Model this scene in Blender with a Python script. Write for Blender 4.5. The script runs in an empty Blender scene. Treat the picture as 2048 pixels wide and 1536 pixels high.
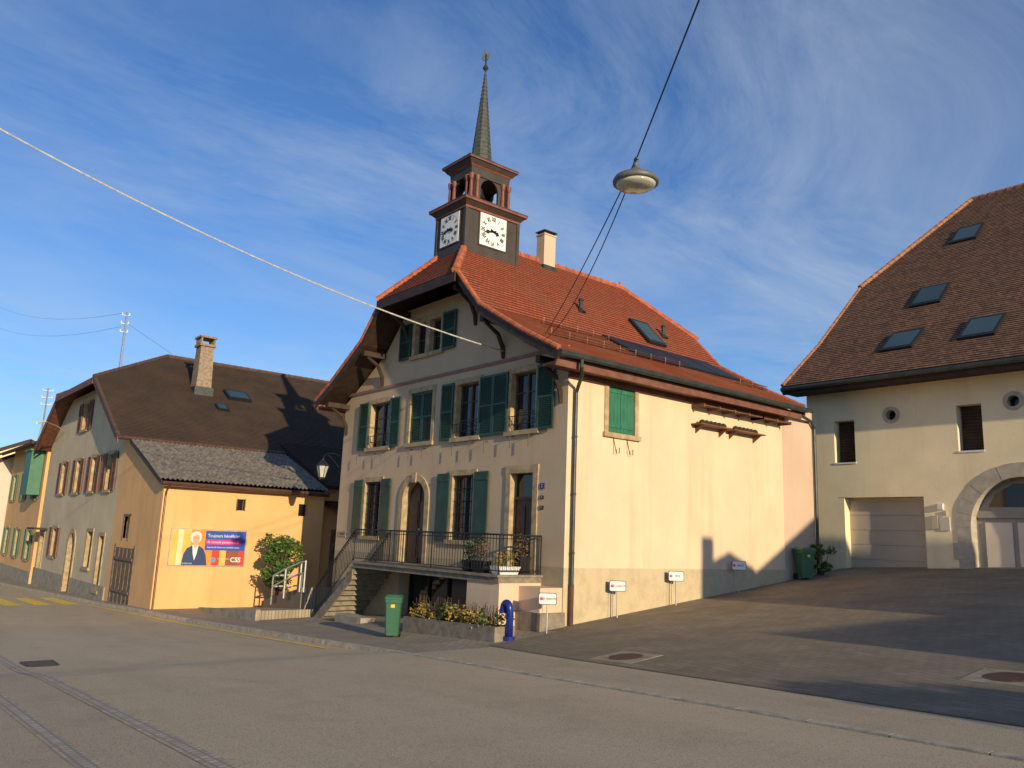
import bpy, bmesh, math, random
from mathutils import Vector as V, Matrix
random.seed(7)
ez=V((0,0,1))
# ---------------------------------------------------------------- materials
def nmat(name):
    m=bpy.data.materials.new(name); m.use_nodes=True; nt=m.node_tree
    return m,nt,nt.nodes['Principled BSDF']
def N(nt,t,**k):
    n=nt.nodes.new(t)
    for a,b in k.items(): setattr(n,a,b)
    return n
def ramp(nt,src,stops):
    r=N(nt,'ShaderNodeValToRGB'); e=r.color_ramp.elements
    while len(e)<len(stops): e.new(0.5)
    for i,(p,c) in enumerate(stops):
        e[i].position=p; e[i].color=(c[0],c[1],c[2],1) if hasattr(c,'__len__') else (c,c,c,1)
    nt.links.new(src,r.inputs[0]); return r.outputs[0]
def noise(nt,vec,scale,detail=4,rough=.55,dist=0):
    n=N(nt,'ShaderNodeTexNoise'); n.inputs['Scale'].default_value=scale; n.inputs['Detail'].default_value=detail
    n.inputs['Roughness'].default_value=rough; n.inputs['Distortion'].default_value=dist
    nt.links.new(vec,n.inputs['Vector']); return n.outputs['Fac']
def mix(nt,a,b,fac,mode='MIX'):
    n=N(nt,'ShaderNodeMix',data_type='RGBA',blend_type=mode)
    for s,x in ((n.inputs['Factor'],fac),(n.inputs[6],a),(n.inputs[7],b)):
        if isinstance(x,(int,float)): s.default_value=x
        elif isinstance(x,tuple): s.default_value=(x[0],x[1],x[2],1)
        else: nt.links.new(x,s)
    return n.outputs[2]
def math_(nt,op,a,b=0.0,c=None):
    n=N(nt,'ShaderNodeMath',operation=op)
    for i,x in enumerate((a,b)+((c,) if c is not None else ())):
        if isinstance(x,(int,float)): n.inputs[i].default_value=x
        else: nt.links.new(x,n.inputs[i])
    return n.outputs[0]
def bump(nt,bs,h,s=.3,d=.02):
    b=N(nt,'ShaderNodeBump'); b.inputs['Strength'].default_value=s; b.inputs['Distance'].default_value=d
    nt.links.new(h,b.inputs['Height']); nt.links.new(b.outputs[0],bs.inputs['Normal'])
def pos(nt): return N(nt,'ShaderNodeNewGeometry').outputs['Position']
def mapping(nt,vec,scale=(1,1,1),rot=(0,0,0)):
    m=N(nt,'ShaderNodeMapping'); m.inputs['Scale'].default_value=scale; m.inputs['Rotation'].default_value=rot
    nt.links.new(vec,m.inputs['Vector']); return m.outputs[0]
def simple(name,col,rough=.6,var=.25,scale=8,bmp=.15,metal=0,bscale=None,bd=.01):
    m,nt,bs=nmat(name); p=pos(nt); n=noise(nt,p,scale)
    c=ramp(nt,n,[(.3,tuple(x*(1-var) for x in col)),(.7,tuple(min(1,x*(1+var)) for x in col))])
    nt.links.new(c,bs.inputs['Base Color']); bs.inputs['Roughness'].default_value=rough; bs.inputs['Metallic'].default_value=metal
    if bmp: bump(nt,bs,noise(nt,p,bscale or scale*6,3),bmp,bd)
    return m
def stucco(name,col,band=None,grain=60,var=.1,bs_=.5,dirt=(.7,.62,.52),front_shade=None):
    m,nt,bs=nmat(name); p=pos(nt)
    c=ramp(nt,noise(nt,p,.7,5,.6),[(.3,tuple(x*(1-var) for x in col)),(.7,tuple(x*(1+var*.5) for x in col))])
    st=noise(nt,mapping(nt,p,(1.6,1.6,.12)),1.2,5,.6)
    c=mix(nt,c,tuple(col[i]*dirt[i] for i in range(3)),math_(nt,'MULTIPLY',ramp(nt,st,[(.52,0),(.75,1)]),.38))
    c=mix(nt,c,tuple(x*.75 for x in col),math_(nt,'MULTIPLY',ramp(nt,noise(nt,p,25,3),[(.5,0),(.75,1)]),.3))
    sx=N(nt,'ShaderNodeSeparateXYZ'); nt.links.new(p,sx.inputs[0])
    if band:
        f=math_(nt,'LESS_THAN',sx.outputs[2],band[0])
        c2=mix(nt,band[1],tuple(x*.65 for x in band[1]),ramp(nt,noise(nt,p,2.5,6,.7),[(.45,0),(.7,.6)]))
        c=mix(nt,c,c2,f)
    if front_shade:
        c=mix(nt,c,front_shade,math_(nt,'LESS_THAN',sx.outputs[1],.004),'MULTIPLY')  # shade of the front face painted into the plaster colour
    nt.links.new(c,bs.inputs['Base Color']); bs.inputs['Roughness'].default_value=.92
    bump(nt,bs,noise(nt,p,grain,4,.7),bs_,.012)
    return m
def tiles(name,c1,c2,lich,lf=.4,w=.17,h=.16,mort=.012,spk=.6):
    m,nt,bs=nmat(name); uv=N(nt,'ShaderNodeUVMap').outputs[0]; p=pos(nt)
    b=N(nt,'ShaderNodeTexBrick'); nt.links.new(uv,b.inputs['Vector']); b.inputs['Scale'].default_value=1
    b.inputs['Brick Width'].default_value=w; b.inputs['Row Height'].default_value=h; b.inputs['Mortar Size'].default_value=mort
    b.inputs['Mortar Smooth'].default_value=.3; b.inputs['Bias'].default_value=0
    b.inputs['Color1'].default_value=(*c1,1); b.inputs['Color2'].default_value=(*c2,1); b.inputs['Mortar'].default_value=tuple(x*.3 for x in c1)+(1,)
    c=mix(nt,b.outputs['Color'],lich,math_(nt,'MULTIPLY',ramp(nt,noise(nt,p,.6,6,.65),[(.4,0),(.7,1)]),lf))
    c=mix(nt,c,tuple(x*.45 for x in c1),math_(nt,'MULTIPLY',ramp(nt,noise(nt,p,9,4,.7),[(.5,0),(.72,1)]),spk))
    nt.links.new(c,bs.inputs['Base Color']); bs.inputs['Roughness'].default_value=.85
    hh=math_(nt,'ADD',math_(nt,'MULTIPLY',b.outputs['Fac'],-1.0),math_(nt,'MULTIPLY',noise(nt,p,14,3),.8))
    bump(nt,bs,hh,.7,.03); return m
def glass(name,col=(.012,.014,.018),rough=.06,spec=.6):
    m,nt,bs=nmat(name); p=pos(nt); bs.inputs['Base Color'].default_value=(*col,1); bs.inputs['Roughness'].default_value=rough
    bs.inputs['Specular IOR Level'].default_value=spec
    bump(nt,bs,noise(nt,p,1.2,2),.05,.02); return m
def ground_mat(name,c1,c2,spk,scale=90,rough=.9):
    m,nt,bs=nmat(name); p=pos(nt)
    c=ramp(nt,noise(nt,mapping(nt,p,(.10,1,1)),.7,6,.6),[(.3,c1),(.7,c2)])
    c=mix(nt,c,tuple(x*.70 for x in c1),math_(nt,'MULTIPLY',ramp(nt,noise(nt,p,.9,5,.65),[(.5,0),(.75,1)]),.5))
    c=mix(nt,c,spk,math_(nt,'MULTIPLY',ramp(nt,noise(nt,p,scale,2,.6),[(.52,0),(.68,1)]),.7))
    c=mix(nt,c,tuple(x*.35 for x in c1),math_(nt,'MULTIPLY',ramp(nt,noise(nt,p,scale*.7,2,.6),[(.54,0),(.66,1)]),.75))
    nt.links.new(c,bs.inputs['Base Color']); bs.inputs['Roughness'].default_value=rough
    bump(nt,bs,noise(nt,p,scale,3,.7),.6,.012); return m
def pavers(name,c1,c2,w,h,rot=0,mort=.012,dark=.7,mc=.35,bst=.5):
    m,nt,bs=nmat(name); p=pos(nt)
    b=N(nt,'ShaderNodeTexBrick'); nt.links.new(mapping(nt,p,(1,1,0),(0,0,rot)),b.inputs['Vector']); b.inputs['Scale'].default_value=1
    b.inputs['Brick Width'].default_value=w; b.inputs['Row Height'].default_value=h; b.inputs['Mortar Size'].default_value=mort
    b.inputs['Color1'].default_value=(*c1,1); b.inputs['Color2'].default_value=(*c2,1); b.inputs['Mortar'].default_value=tuple(x*mc for x in c1)+(1,)
    c=mix(nt,b.outputs['Color'],tuple(x*.5 for x in c1),math_(nt,'MULTIPLY',ramp(nt,noise(nt,p,.8,6,.7),[(.4,0),(.65,1)]),dark))
    c=mix(nt,c,tuple(x*1.5 for x in c2),math_(nt,'MULTIPLY',ramp(nt,noise(nt,p,50,2),[(.55,0),(.7,1)]),.35))
    nt.links.new(c,bs.inputs['Base Color']); bs.inputs['Roughness'].default_value=.9
    hh=math_(nt,'ADD',math_(nt,'MULTIPLY',b.outputs['Fac'],-1.0),math_(nt,'MULTIPLY',noise(nt,p,30,3),.6))
    bump(nt,bs,hh,bst,.015); return m
def leaf(name,c1,c2):
    m,nt,bs=nmat(name); p=pos(nt)
    c=ramp(nt,noise(nt,p,6,3),[(.35,c1),(.65,c2)]); nt.links.new(c,bs.inputs['Base Color']); bs.inputs['Roughness'].default_value=.5
    return m
M={}
M['hall']=stucco('hall_stucco',(.77,.575,.39),band=(1.45,(.56,.455,.29)),grain=38,bs_=.6,front_shade=(.72,.72,.70))
M['pier']=stucco('pier_plaster',(.70,.51,.36))
M['hallrear']=stucco('rear_stucco',(.60,.44,.33))
M['orange']=stucco('orange_stucco',(.78,.45,.19),grain=30,var=.12)
M['grey']=stucco('grey_stucco',(.64,.52,.34),var=.15)
M['white']=stucco('pale_stucco',(.58,.54,.47))
M['yellow']=stucco('yellow_stucco',(.90,.77,.50),grain=70,bs_=.2)
M['stone']=simple('window_stone',(.40,.30,.17),.85,.3,5,.4)
M['greystone']=simple('grey_stone',(.44,.395,.32),.85,.18,4,.4)
M['conc']=simple('concrete',(.33,.285,.215),.9,.3,3,.4)
M['dconc']=simple('dark_concrete',(.22,.185,.14),.9,.3,5,.4)
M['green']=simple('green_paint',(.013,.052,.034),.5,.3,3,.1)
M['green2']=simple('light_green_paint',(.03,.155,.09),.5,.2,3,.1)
M['brownsh']=simple('brown_paint',(.17,.07,.035),.6,.3,3,.1)
M['wood']=simple('dark_wood',(.038,.020,.013),.7,.4,4,.2)
M['winwood']=simple('window_wood',(.10,.065,.045),.6,.3,4,.1)
M['woodred']=simple('red_brown_wood',(.17,.07,.045),.7,.3,4,.2)
M['oldwood']=simple('weathered_wood',(.17,.12,.08),.85,.45,6,.4)
M['doorwood']=simple('door_wood',(.075,.03,.017),.5,.4,5,.2)
M['gl']=glass('window_glass')
M['glsky']=glass('skylight_glass',(.03,.06,.06),.08)
M['solar']=glass('solar_glass',(.012,.013,.016),.45,.2)
M['metal']=simple('black_iron',(.02,.02,.022),.5,.2,5,.05,.3)
M['gal']=simple('galvanised_steel',(.42,.42,.42),.4,.15,5,.05,.6)
M['railp']=simple('pale_rail_paint',(.50,.49,.46),.45,.1,5,.05,.2)
M['lampgrey']=simple('lamp_grey_paint',(.13,.13,.13),.5,.15,5,.05,.1)
M['copper']=simple('painted_zinc',(.05,.06,.055),.45,.3,4,.1,.4)
M['copbrown']=simple('brown_copper',(.13,.065,.045),.45,.3,4,.1,.5)
M['tile']=tiles('red_tiles',(.47,.105,.040),(.32,.070,.028),(.19,.085,.05),.6)
M['tileR']=tiles('brown_tiles',(.29,.145,.078),(.12,.065,.042),(.17,.095,.055),.35,.19,.17,.012,.35)
M['tileL']=tiles('dark_tiles',(.095,.055,.033),(.062,.037,.025),(.11,.07,.04),.4)
M['tileO']=tiles('orange_tiles',(.40,.15,.07),(.30,.10,.05),(.25,.13,.07),.4)
M['ridge']=simple('ridge_tiles',(.42,.12,.055),.8,.35,5,.3)
M['ridgeO']=simple('pale_ridge_tiles',(.33,.15,.08),.8,.35,5,.3)
M['ridgeD']=simple('dark_ridge_tiles',(.09,.05,.035),.8,.3,5,.3)
M['fibre']=simple('fibre_cement',(.17,.15,.12),.9,.55,5,.4)
M['tower']=simple('tower_cladding',(.050,.038,.032),.6,.2,3,.1)
M['cornice']=simple('cornice_red',(.20,.065,.045),.6,.25,4,.1)
M['slate']=simple('spire_slate',(.058,.066,.056),.6,.35,9,.5)
M['clockw']=simple('clock_white',(.82,.82,.78),.5,.03,2,0)
M['black']=simple('black_paint',(.012,.012,.012),.5,.1,2,0)
M['whitep']=simple('white_paint',(.75,.74,.72),.5,.06,3,0)
M['cablew']=simple('grey_cable_sheath',(.48,.46,.43),.6,.25,12,.1)
M['blue']=simple('blue_enamel',(.015,.03,.22),.3,.2,3,.05)
M['bin']=simple('green_plastic',(.035,.125,.07),.45,.12,3,.05)
M['pink']=simple('pink_paint',(.75,.02,.12),.5,.05,3,0)
M['bandpurple']=simple('string_course_paint',(.27,.14,.12),.8,.15,3,.2)
M['garage']=simple('garage_panel',(.50,.43,.335),.5,.05,2,.03)
M['pinkdoor']=simple('pale_door_panel',(.76,.65,.51),.5,.05,2,.03)
M['greydoor']=simple('grey_door_frame',(.33,.305,.265),.5,.08,2,.03)
M['plaque']=simple('blue_plaque',(.02,.03,.16),.4,.1,2,0)
M['lampglass']=simple('lamp_glass',(.50,.50,.42),.15,.15,5,.05)
M['asphalt']=ground_mat('asphalt',(.42,.325,.20),(.52,.41,.265),(.72,.60,.42))
M['asph2']=ground_mat('pavement_asphalt',(.38,.30,.195),(.47,.375,.25),(.66,.55,.38))
M['paver']=pavers('grey_pavers',(.40,.33,.235),(.31,.26,.185),.24,.12)
M['paverD']=pavers('forecourt_pavers',(.245,.20,.135),(.20,.16,.108),.26,.17,.3,.010,.8,.6,.35)
M['cob']=pavers('cobbles',(.55,.46,.34),(.35,.30,.22),.11,.10,0,.014,.35,.5)
M['kerb']=simple('kerb_granite',(.42,.355,.265),.85,.3,6,.5)
M['yel']=simple('yellow_marking',(.82,.55,.06),.8,.3,9,.2)
M['iron']=simple('rusty_iron',(.10,.05,.035),.7,.4,9,.5)
M['drain']=simple('drain_stone',(.16,.125,.085),.85,.4,9,.5)
M['conc2']=simple('manhole_concrete',(.30,.245,.17),.9,.3,5,.4)
M['grass']=ground_mat('grass',(.05,.07,.025),(.08,.09,.03),(.1,.1,.04),3)
M['hill']=simple('hill_forest',(.10,.08,.04),.95,.45,.05,0)
M['leafG']=leaf('green_leaf',(.035,.09,.018),(.11,.18,.03))
M['leafY']=leaf('yellow_leaf',(.16,.15,.03),(.42,.26,.05))
M['leafR']=leaf('autumn_leaf',(.20,.07,.05),(.14,.13,.04))
M['bark']=simple('bark',(.08,.055,.035),.9,.4,8,.5)
M['soil']=simple('soil',(.04,.03,.02),.95,.4,8,.5)
M['chim']=stucco('chimney_plaster',(.60,.46,.34))
M['chimC']=simple('chimney_brick',(.28,.21,.15),.9,.35,9,.4)
for k,c in dict(pb_org=(.85,.28,.04),pb_red=(.62,.05,.03),pb_yel=(.85,.46,.10),pb_blu=(.03,.08,.42),pb_mag=(.75,.03,.18),pb_crm=(.80,.62,.38),pb_skin=(.66,.36,.26),pb_hair=(.74,.68,.60),pb_navy=(.03,.055,.14),pb_brn=(.28,.08,.04),pb_cyan=(.1,.3,.6)).items():
    M[k]=simple(k,c,.4,.08,3,0)
# ---------------------------------------------------------------- mesh builder
class MB:
    def __init__(s): s.v=[];s.f=[];s.m=[];s.uv={}
    def face(s,pts,mat=0,uv=None):
        i=len(s.v); s.v+= [V(p) for p in pts]; s.f.append(list(range(i,i+len(pts)))); s.m.append(mat)
        if uv: s.uv[len(s.f)-1]=uv
    def prism(s,poly,vec,mat=0):
        n=len(poly); i=len(s.v); vec=V(vec)
        s.v+=[V(p) for p in poly]+[V(p)+vec for p in poly]
        s.f.append(list(range(i,i+n))[::-1]); s.f.append(list(range(i+n,i+2*n)))
        for k in range(n): s.f.append([i+k,i+(k+1)%n,i+n+(k+1)%n,i+n+k])
        s.m+=[mat]*(n+2)
    def box(s,a,b,mat=0):
        x0,y0,z0=a;x1,y1,z1=b
        s.prism([(x0,y0,z0),(x1,y0,z0),(x1,y1,z0),(x0,y1,z0)],(0,0,z1-z0),mat)
    def fb(s,F,a0,a1,z0,z1,d0,d1,mat=0):
        s.prism([P(F,a0,z0,d0),P(F,a1,z0,d0),P(F,a1,z1,d0),P(F,a0,z1,d0)],F[2]*(d1-d0),mat)
    def cyl(s,p0,p1,r0,r1=None,n=10,mat=0,caps=True):
        p0=V(p0);p1=V(p1);r1=r0 if r1 is None else r1
        d=(p1-p0).normalized(); a=d.orthogonal().normalized(); b=d.cross(a)
        i=len(s.v)
        for p,r in ((p0,r0),(p1,r1)):
            for k in range(n):
                t=2*math.pi*k/n; s.v.append(p+a*r*math.cos(t)+b*r*math.sin(t))
        for k in range(n): s.f.append([i+k,i+(k+1)%n,i+n+(k+1)%n,i+n+k]); s.m.append(mat)
        if caps:
            s.f.append(list(range(i,i+n))[::-1]); s.f.append(list(range(i+n,i+2*n))); s.m+=[mat]*2
    def tube(s,pts,r,n=8,mat=0):
        pts=[V(p) for p in pts]; i=len(s.v); a=None
        for j,p in enumerate(pts):
            d=(pts[min(j+1,len(pts)-1)]-pts[max(j-1,0)]).normalized()
            a=d.orthogonal().normalized() if a is None else (a-d*a.dot(d)).normalized()
            b=d.cross(a); rr=r[j] if hasattr(r,'__len__') else r
            for k in range(n):
                t=2*math.pi*k/n; s.v.append(p+a*rr*math.cos(t)+b*rr*math.sin(t))
        for j in range(len(pts)-1):
            for k in range(n): s.f.append([i+j*n+k,i+j*n+(k+1)%n,i+(j+1)*n+(k+1)%n,i+(j+1)*n+k]); s.m.append(mat)
        s.f.append(list(range(i,i+n))[::-1]); e=i+(len(pts)-1)*n; s.f.append(list(range(e,e+n))); s.m+=[mat]*2
    def rev(s,c,prof,n=20,mat=0):
        c=V(c); i=len(s.v)
        for r,z in prof:
            for k in range(n): t=2*math.pi*k/n; s.v.append(c+V((r*math.cos(t),r*math.sin(t),z)))
        for j in range(len(prof)-1):
            for k in range(n): s.f.append([i+j*n+k,i+j*n+(k+1)%n,i+(j+1)*n+(k+1)%n,i+(j+1)*n+k]); s.m.append(mat)
        s.f.append(list(range(i,i+n))[::-1]); e=i+(len(prof)-1)*n; s.f.append(list(range(e,e+n))); s.m+=[mat]*2
    def frust(s,c,wx0,wy0,z0,wx1,wy1,z1,mat=0):
        x,y=c; i=len(s.v)
        for wx,wy,z in ((wx0,wy0,z0),(wx1,wy1,z1)):
            s.v+=[V((x-wx,y-wy,z)),V((x+wx,y-wy,z)),V((x+wx,y+wy,z)),V((x-wx,y+wy,z))]
        for k in range(4): s.f.append([i+k,i+(k+1)%4,i+4+(k+1)%4,i+4+k])
        s.f+=[[i+3,i+2,i+1,i],[i+4,i+5,i+6,i+7]]; s.m+=[mat]*6
    def text(s,F,body,a,z,size,d=.004,mat=0,align='CENTER',rot=0.0,sx=1.0,bold=0.0):
        cu=bpy.data.curves.new('t','FONT'); cu.body=body; cu.size=size; cu.align_x=align; cu.align_y='CENTER'; cu.resolution_u=3; cu.offset=bold
        ob=bpy.data.objects.new('t',cu); bpy.context.scene.collection.objects.link(ob)
        me=bpy.data.meshes.new_from_object(ob.evaluated_get(bpy.context.evaluated_depsgraph_get()))
        i=len(s.v); c,sn=math.cos(rot),math.sin(rot)
        for v in me.vertices:
            x,y=v.co.x*sx,v.co.y; s.v.append(P(F,a+x*c-y*sn,z+x*sn+y*c,d))
        for p in me.polygons: s.f.append([i+q for q in p.vertices]); s.m.append(mat)
        bpy.data.objects.remove(ob); bpy.data.meshes.remove(me); bpy.data.curves.remove(cu)
def P(F,a,z,d): return F[0]+F[1]*a+ez*z+F[2]*d
def Fr(o,u,n): return (V(o),V(u).normalized(),V(n).normalized())
COL=bpy.context.scene.collection
def thing(name,loc,label,cat,group=None,kind=None):
    o=bpy.data.objects.new(name,None); o.location=loc; o.empty_display_size=.2; COL.objects.link(o)
    o['label']=label;o['category']=cat
    if group:o['group']=group
    if kind:o['kind']=kind
    return o
def mk(name,mb,mats,parent=None,root=None,smooth=False,recalc=True,label=None):
    off=V((0,0,0))
    o_root=root or parent
    if o_root is not None: off=V(o_root.location)
    me=bpy.data.meshes.new(name); me.from_pydata([tuple(v-off) for v in mb.v],[],mb.f)
    for mm in mats: me.materials.append(M[mm] if isinstance(mm,str) else mm)
    me.polygons.foreach_set('material_index',mb.m)
    if mb.uv:
        ul=me.uv_layers.new(name='UVMap')
        for fi,uv in mb.uv.items():
            p=me.polygons[fi]
            for k,li in enumerate(p.loop_indices): ul.data[li].uv=uv[k]
    if recalc:
        bm=bmesh.new(); bm.from_mesh(me); bmesh.ops.recalc_face_normals(bm,faces=bm.faces); bm.to_mesh(me); bm.free()
    if smooth: me.polygons.foreach_set('use_smooth',[True]*len(me.polygons))
    me.update(); o=bpy.data.objects.new(name,me); COL.objects.link(o)
    if parent is not None: o.parent=parent
    if label:o['label']=label
    return o
def solo(name,mb,mats,label,cat,group=None,kind=None,smooth=False,loc=None):
    o=mk(name,mb,mats,smooth=smooth)
    if loc is not None:
        o.data.transform(Matrix.Translation(-V(loc))); o.location=loc
    if label:o['label']=label
    if cat:o['category']=cat
    if group:o['group']=group
    if kind:o['kind']=kind
    return o
def boolcut(o,cut):
    c=mk('cutter',cut,['stone']); bpy.context.view_layer.update()
    md=o.modifiers.new('b','BOOLEAN'); md.object=c; md.operation='DIFFERENCE'; md.solver='EXACT'; md.use_self=True
    me=bpy.data.meshes.new_from_object(o.evaluated_get(bpy.context.evaluated_depsgraph_get()))
    o.modifiers.clear(); o.data=me; bpy.data.objects.remove(c)
# ---------------------------------------------------------------- terrain
def lerp(t,pts):
    if t<=pts[0][0]: return pts[0][1]
    for (a,b),(c,d) in zip(pts,pts[1:]):
        if t<=c: return b+(d-b)*(t-a)/(c-a)
    return pts[-1][1]
BX=[(-300,-5),(-150,-3),(-60,-2.05),(-45,-1.8),(-23.4,-1.2),(-17,-.98),(-13,-.93),(0,-.3),(20,.74),(60,2.0),(300,4)]
def H(x,y):
    b=lerp(x,BX); w=min(1,max(0,(x+13)/7))
    e=0
    if y>-3: e+=.1*(min(y,0)+3)
    if y>0: e+=.107*min(y,18)
    return b+e*w
KY=[(-150,-12),(-60,-7.0),(-45,-6.3),(-17,-5.38),(-13,-4.97),(-.5,-5.0),(9.2,-5.5),(20,-6.4),(80,-11)]
def ky(x): return lerp(x,KY)
def edge(x): return -2.75-(x-.76)*.105
def kd(x): return .10 if x<-1.2 else (.10-.085*(x+1.2)/1.5 if x<.3 else .015)
def frange(a,b,s):
    n=max(1,int(math.ceil((b-a)/s-1e-6))); return [a+(b-a)*i/n for i in range(n+1)]
def sheet(name,xs,y0,y1,z,mat,ny=6,**kw):
    mb=MB(); g=[]
    for x in xs:
        a,b=y0(x),y1(x); g.append([V((x,a+(b-a)*j/ny,0)) for j in range(ny+1)])
    for r in g:
        for p in r: p.z=z(p.x,p.y)
    nx=len(g)
    for r in g: mb.v+=r
    for i in range(nx-1):
        for j in range(ny):
            mb.f.append([i*(ny+1)+j,(i+1)*(ny+1)+j,(i+1)*(ny+1)+j+1,i*(ny+1)+j+1]); mb.m.append(0)
    o=mk(name,mb,[mat]); o['kind']='structure'
    for k,v in kw.items(): o[k]=v
    return o
XS=frange(-150,-60,15)+frange(-60,-20,4)[1:]+frange(-20,20,.5)[1:]+frange(20,80,6)[1:]
mb=MB(); gx=[-4000,-1500,-600]+frange(-300,-60,40)+frange(-60,40,4)[1:]+[60,120,300,800,2000,4000]
gy=[-4000,-1500,-500,-200,-60,-20,-12,-3,0,2,6,10,14,18,30,60,150,400,1000,2500,4000]
for x in gx:
    for y in gy: mb.v.append(V((x,y,H(x,y)-.2)))
for i in range(len(gx)-1):
    for j in range(len(gy)-1): n=len(gy); mb.f.append([i*n+j,(i+1)*n+j,(i+1)*n+j+1,i*n+j+1]); mb.m.append(0)
o=mk('ground',mb,['grass']); o['kind']='structure'
nb=lambda x:(0 if x>-20 else (x+20)*.03)
sheet('road',XS,lambda x:-11.45+nb(x),lambda x:ky(x),lambda x,y:H(x,-6)-kd(x),'asphalt',14)
sheet('near_cobble_line',XS,lambda x:-11.66+nb(x),lambda x:-11.44+nb(x),lambda x,y:H(x,-6)-kd(x)+.012,'cob',1)
sheet('near_pavement',XS,lambda x:-24,lambda x:-11.65+nb(x),lambda x,y:H(x,-6)-kd(x)+.004,'asph2',6)
sheet('near_paving_line',frange(-30,20,1),lambda x:-12.55,lambda x:-12.35,lambda x,y:H(x,-6)-kd(x)+.012,'cob',1)
XL=[x for x in XS if x<.6]+[.7]; XR=[.7]+[x for x in XS if x>.8]
sheet('pavement',XL,lambda x:ky(x)+.14,lambda x:.4 if x>-13 else 3,lambda x,y:H(x,y),'paver',24)
sheet('pavement_asphalt',XR,lambda x:ky(x)+.14,lambda x:edge(x)+.03,lambda x,y:H(x,y),'asph2',10)
sheet('forecourt',frange(.5,34,.5),lambda x:edge(x),lambda x:20,lambda x,y:H(x,y)+.004,'paverD',70)
sheet('forecourt_strip',frange(-.3,.55,.4),lambda x:-.6,lambda x:20,lambda x,y:H(x,y)+.003,'paverD',60)
sheet('drain_channel',frange(.6,34,.5),lambda x:edge(x)-.06,lambda x:edge(x)+.06,lambda x,y:H(x,y)+.010,'drain',1)
mb=MB(); x=-60.0
while x<24:
    L=.98; xa,xb=x,x+L; w=.16
    za,zb=H(xa,-4.8)+.006,H(xb,-4.8)+.006; ya,yb=ky(xa),ky(xb)
    i=len(mb.v); mb.v+=[V((xa,ya,za-.25)),V((xb,yb,zb-.25)),V((xb,yb+w,zb-.25)),V((xa,ya+w,za-.25)),V((xa,ya+.012,za)),V((xb,yb+.012,zb)),V((xb,yb+w,zb)),V((xa,ya+w,za))]
    for k in range(4): mb.f.append([i+k,i+(k+1)%4,i+4+(k+1)%4,i+4+k])
    mb.f+=[[i+3,i+2,i+1,i],[i+4,i+5,i+6,i+7]]; mb.m+=[0]*6; x+=1.0
o=mk('kerb',mb,['kerb']); o['kind']='structure'
mb=MB()
def mark(x0,x1,yf0,yf1):
    xs=frange(x0,x1,1)
    for a,b in zip(xs,xs[1:]):
        mb.face([(q,f(q),H(q,-6)-kd(q)+.008) for q,f in ((a,yf0),(b,yf0),(b,yf1),(a,yf1))])
mark(-22,-2.0,lambda x:ky(x)-.44,lambda x:ky(x)-.30)
for k in range(5): mark(-28,-22.6,lambda x,k=k:-6.7-k*1.05,lambda x,k=k:-6.1-k*1.05)
o=mk('road_marking',mb,['yel']); o['kind']='structure'
mb=MB(); n=40
for i in range(n+1):
    t=i/n; y=-500+t*1500; h=26+14*math.sin(t*7)+8*math.sin(t*19+1)
    mb.v+=[V((-700,y,-12)),V((-800,y,h*.6)),V((-900,y,h))]
for i in range(n):
    for j in range(2): mb.f.append([i*3+j,(i+1)*3+j,(i+1)*3+j+1,i*3+j+1]); mb.m.append(0)
o=mk('hills',mb,['hill'],smooth=True); o['kind']='structure'
# ---------------------------------------------------------------- roofs
def clip(poly,f):
    out=[]
    for i in range(len(poly)):
        a,b=poly[i],poly[(i+1)%len(poly)]; fa,fb=f(a),f(b)
        if fa>=0: out.append(a)
        if (fa>=0)!=(fb>=0): t=fa/(fa-fb); out.append(a+(b-a)*t)
    return out
def slope(mb,poly,step=.16,rise=.03,voff=0.0,mat=0):
    poly=[V(p) for p in poly]; n=(poly[1]-poly[0]).cross(poly[2]-poly[0]).normalized()
    if n.z<0:n=-n
    u=V((-n.y,n.x,0)).normalized(); v=n.cross(u)
    if v.z<0: v=-v;u=-u
    o=poly[0]; vs=[(p-o).dot(v) for p in poly]; v0,v1=min(vs),max(vs)
    k=int(math.ceil((v1-v0)/step))
    for i in range(k):
        a=v0+i*step; b=min(v1,a+step)
        q=clip(poly,lambda p:(p-o).dot(v)-a+1e-9)
        if len(q)<3: continue
        q=clip(q,lambda p:b-(p-o).dot(v)+1e-9)
        if len(q)<3: continue
        pts=[];uv=[]
        for p in q:
            t=((p-o).dot(v)-a)/step; pts.append(p+n*(rise*(1-t)+.02)); uv.append(((p).dot(u)+50,(i+ (t*.999))*.16+voff))
        mb.face(pts,mat,uv)
        lo=[j for j,p in enumerate(q) if abs((p-o).dot(v)-a)<1e-4]
        if len(lo)==2:
            A,B=pts[lo[0]],pts[lo[1]]; mb.face([A,B,B-n*(rise+.02),A-n*(rise+.02)],mat,[uv[lo[0]],uv[lo[1]],uv[lo[1]],uv[lo[0]]])
def slab(mb,poly,th,mat=0):
    poly=[V(p) for p in poly]; n=(poly[1]-poly[0]).cross(poly[2]-poly[0]).normalized()
    if n.z<0:n=-n
    mb.prism([p-n*.004 for p in poly],-n*th,mat)
def ridge(mb,p0,p1,r=.12,L=.38,mat=0):
    p0=V(p0);p1=V(p1);d=(p1-p0);n=max(1,int(d.length/L))
    for i in range(n):
        a=p0+d*(i/n);b=p0+d*((i+1.08)/n); mb.cyl(a,b,r*1.08,r*.92,8,mat)
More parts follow.
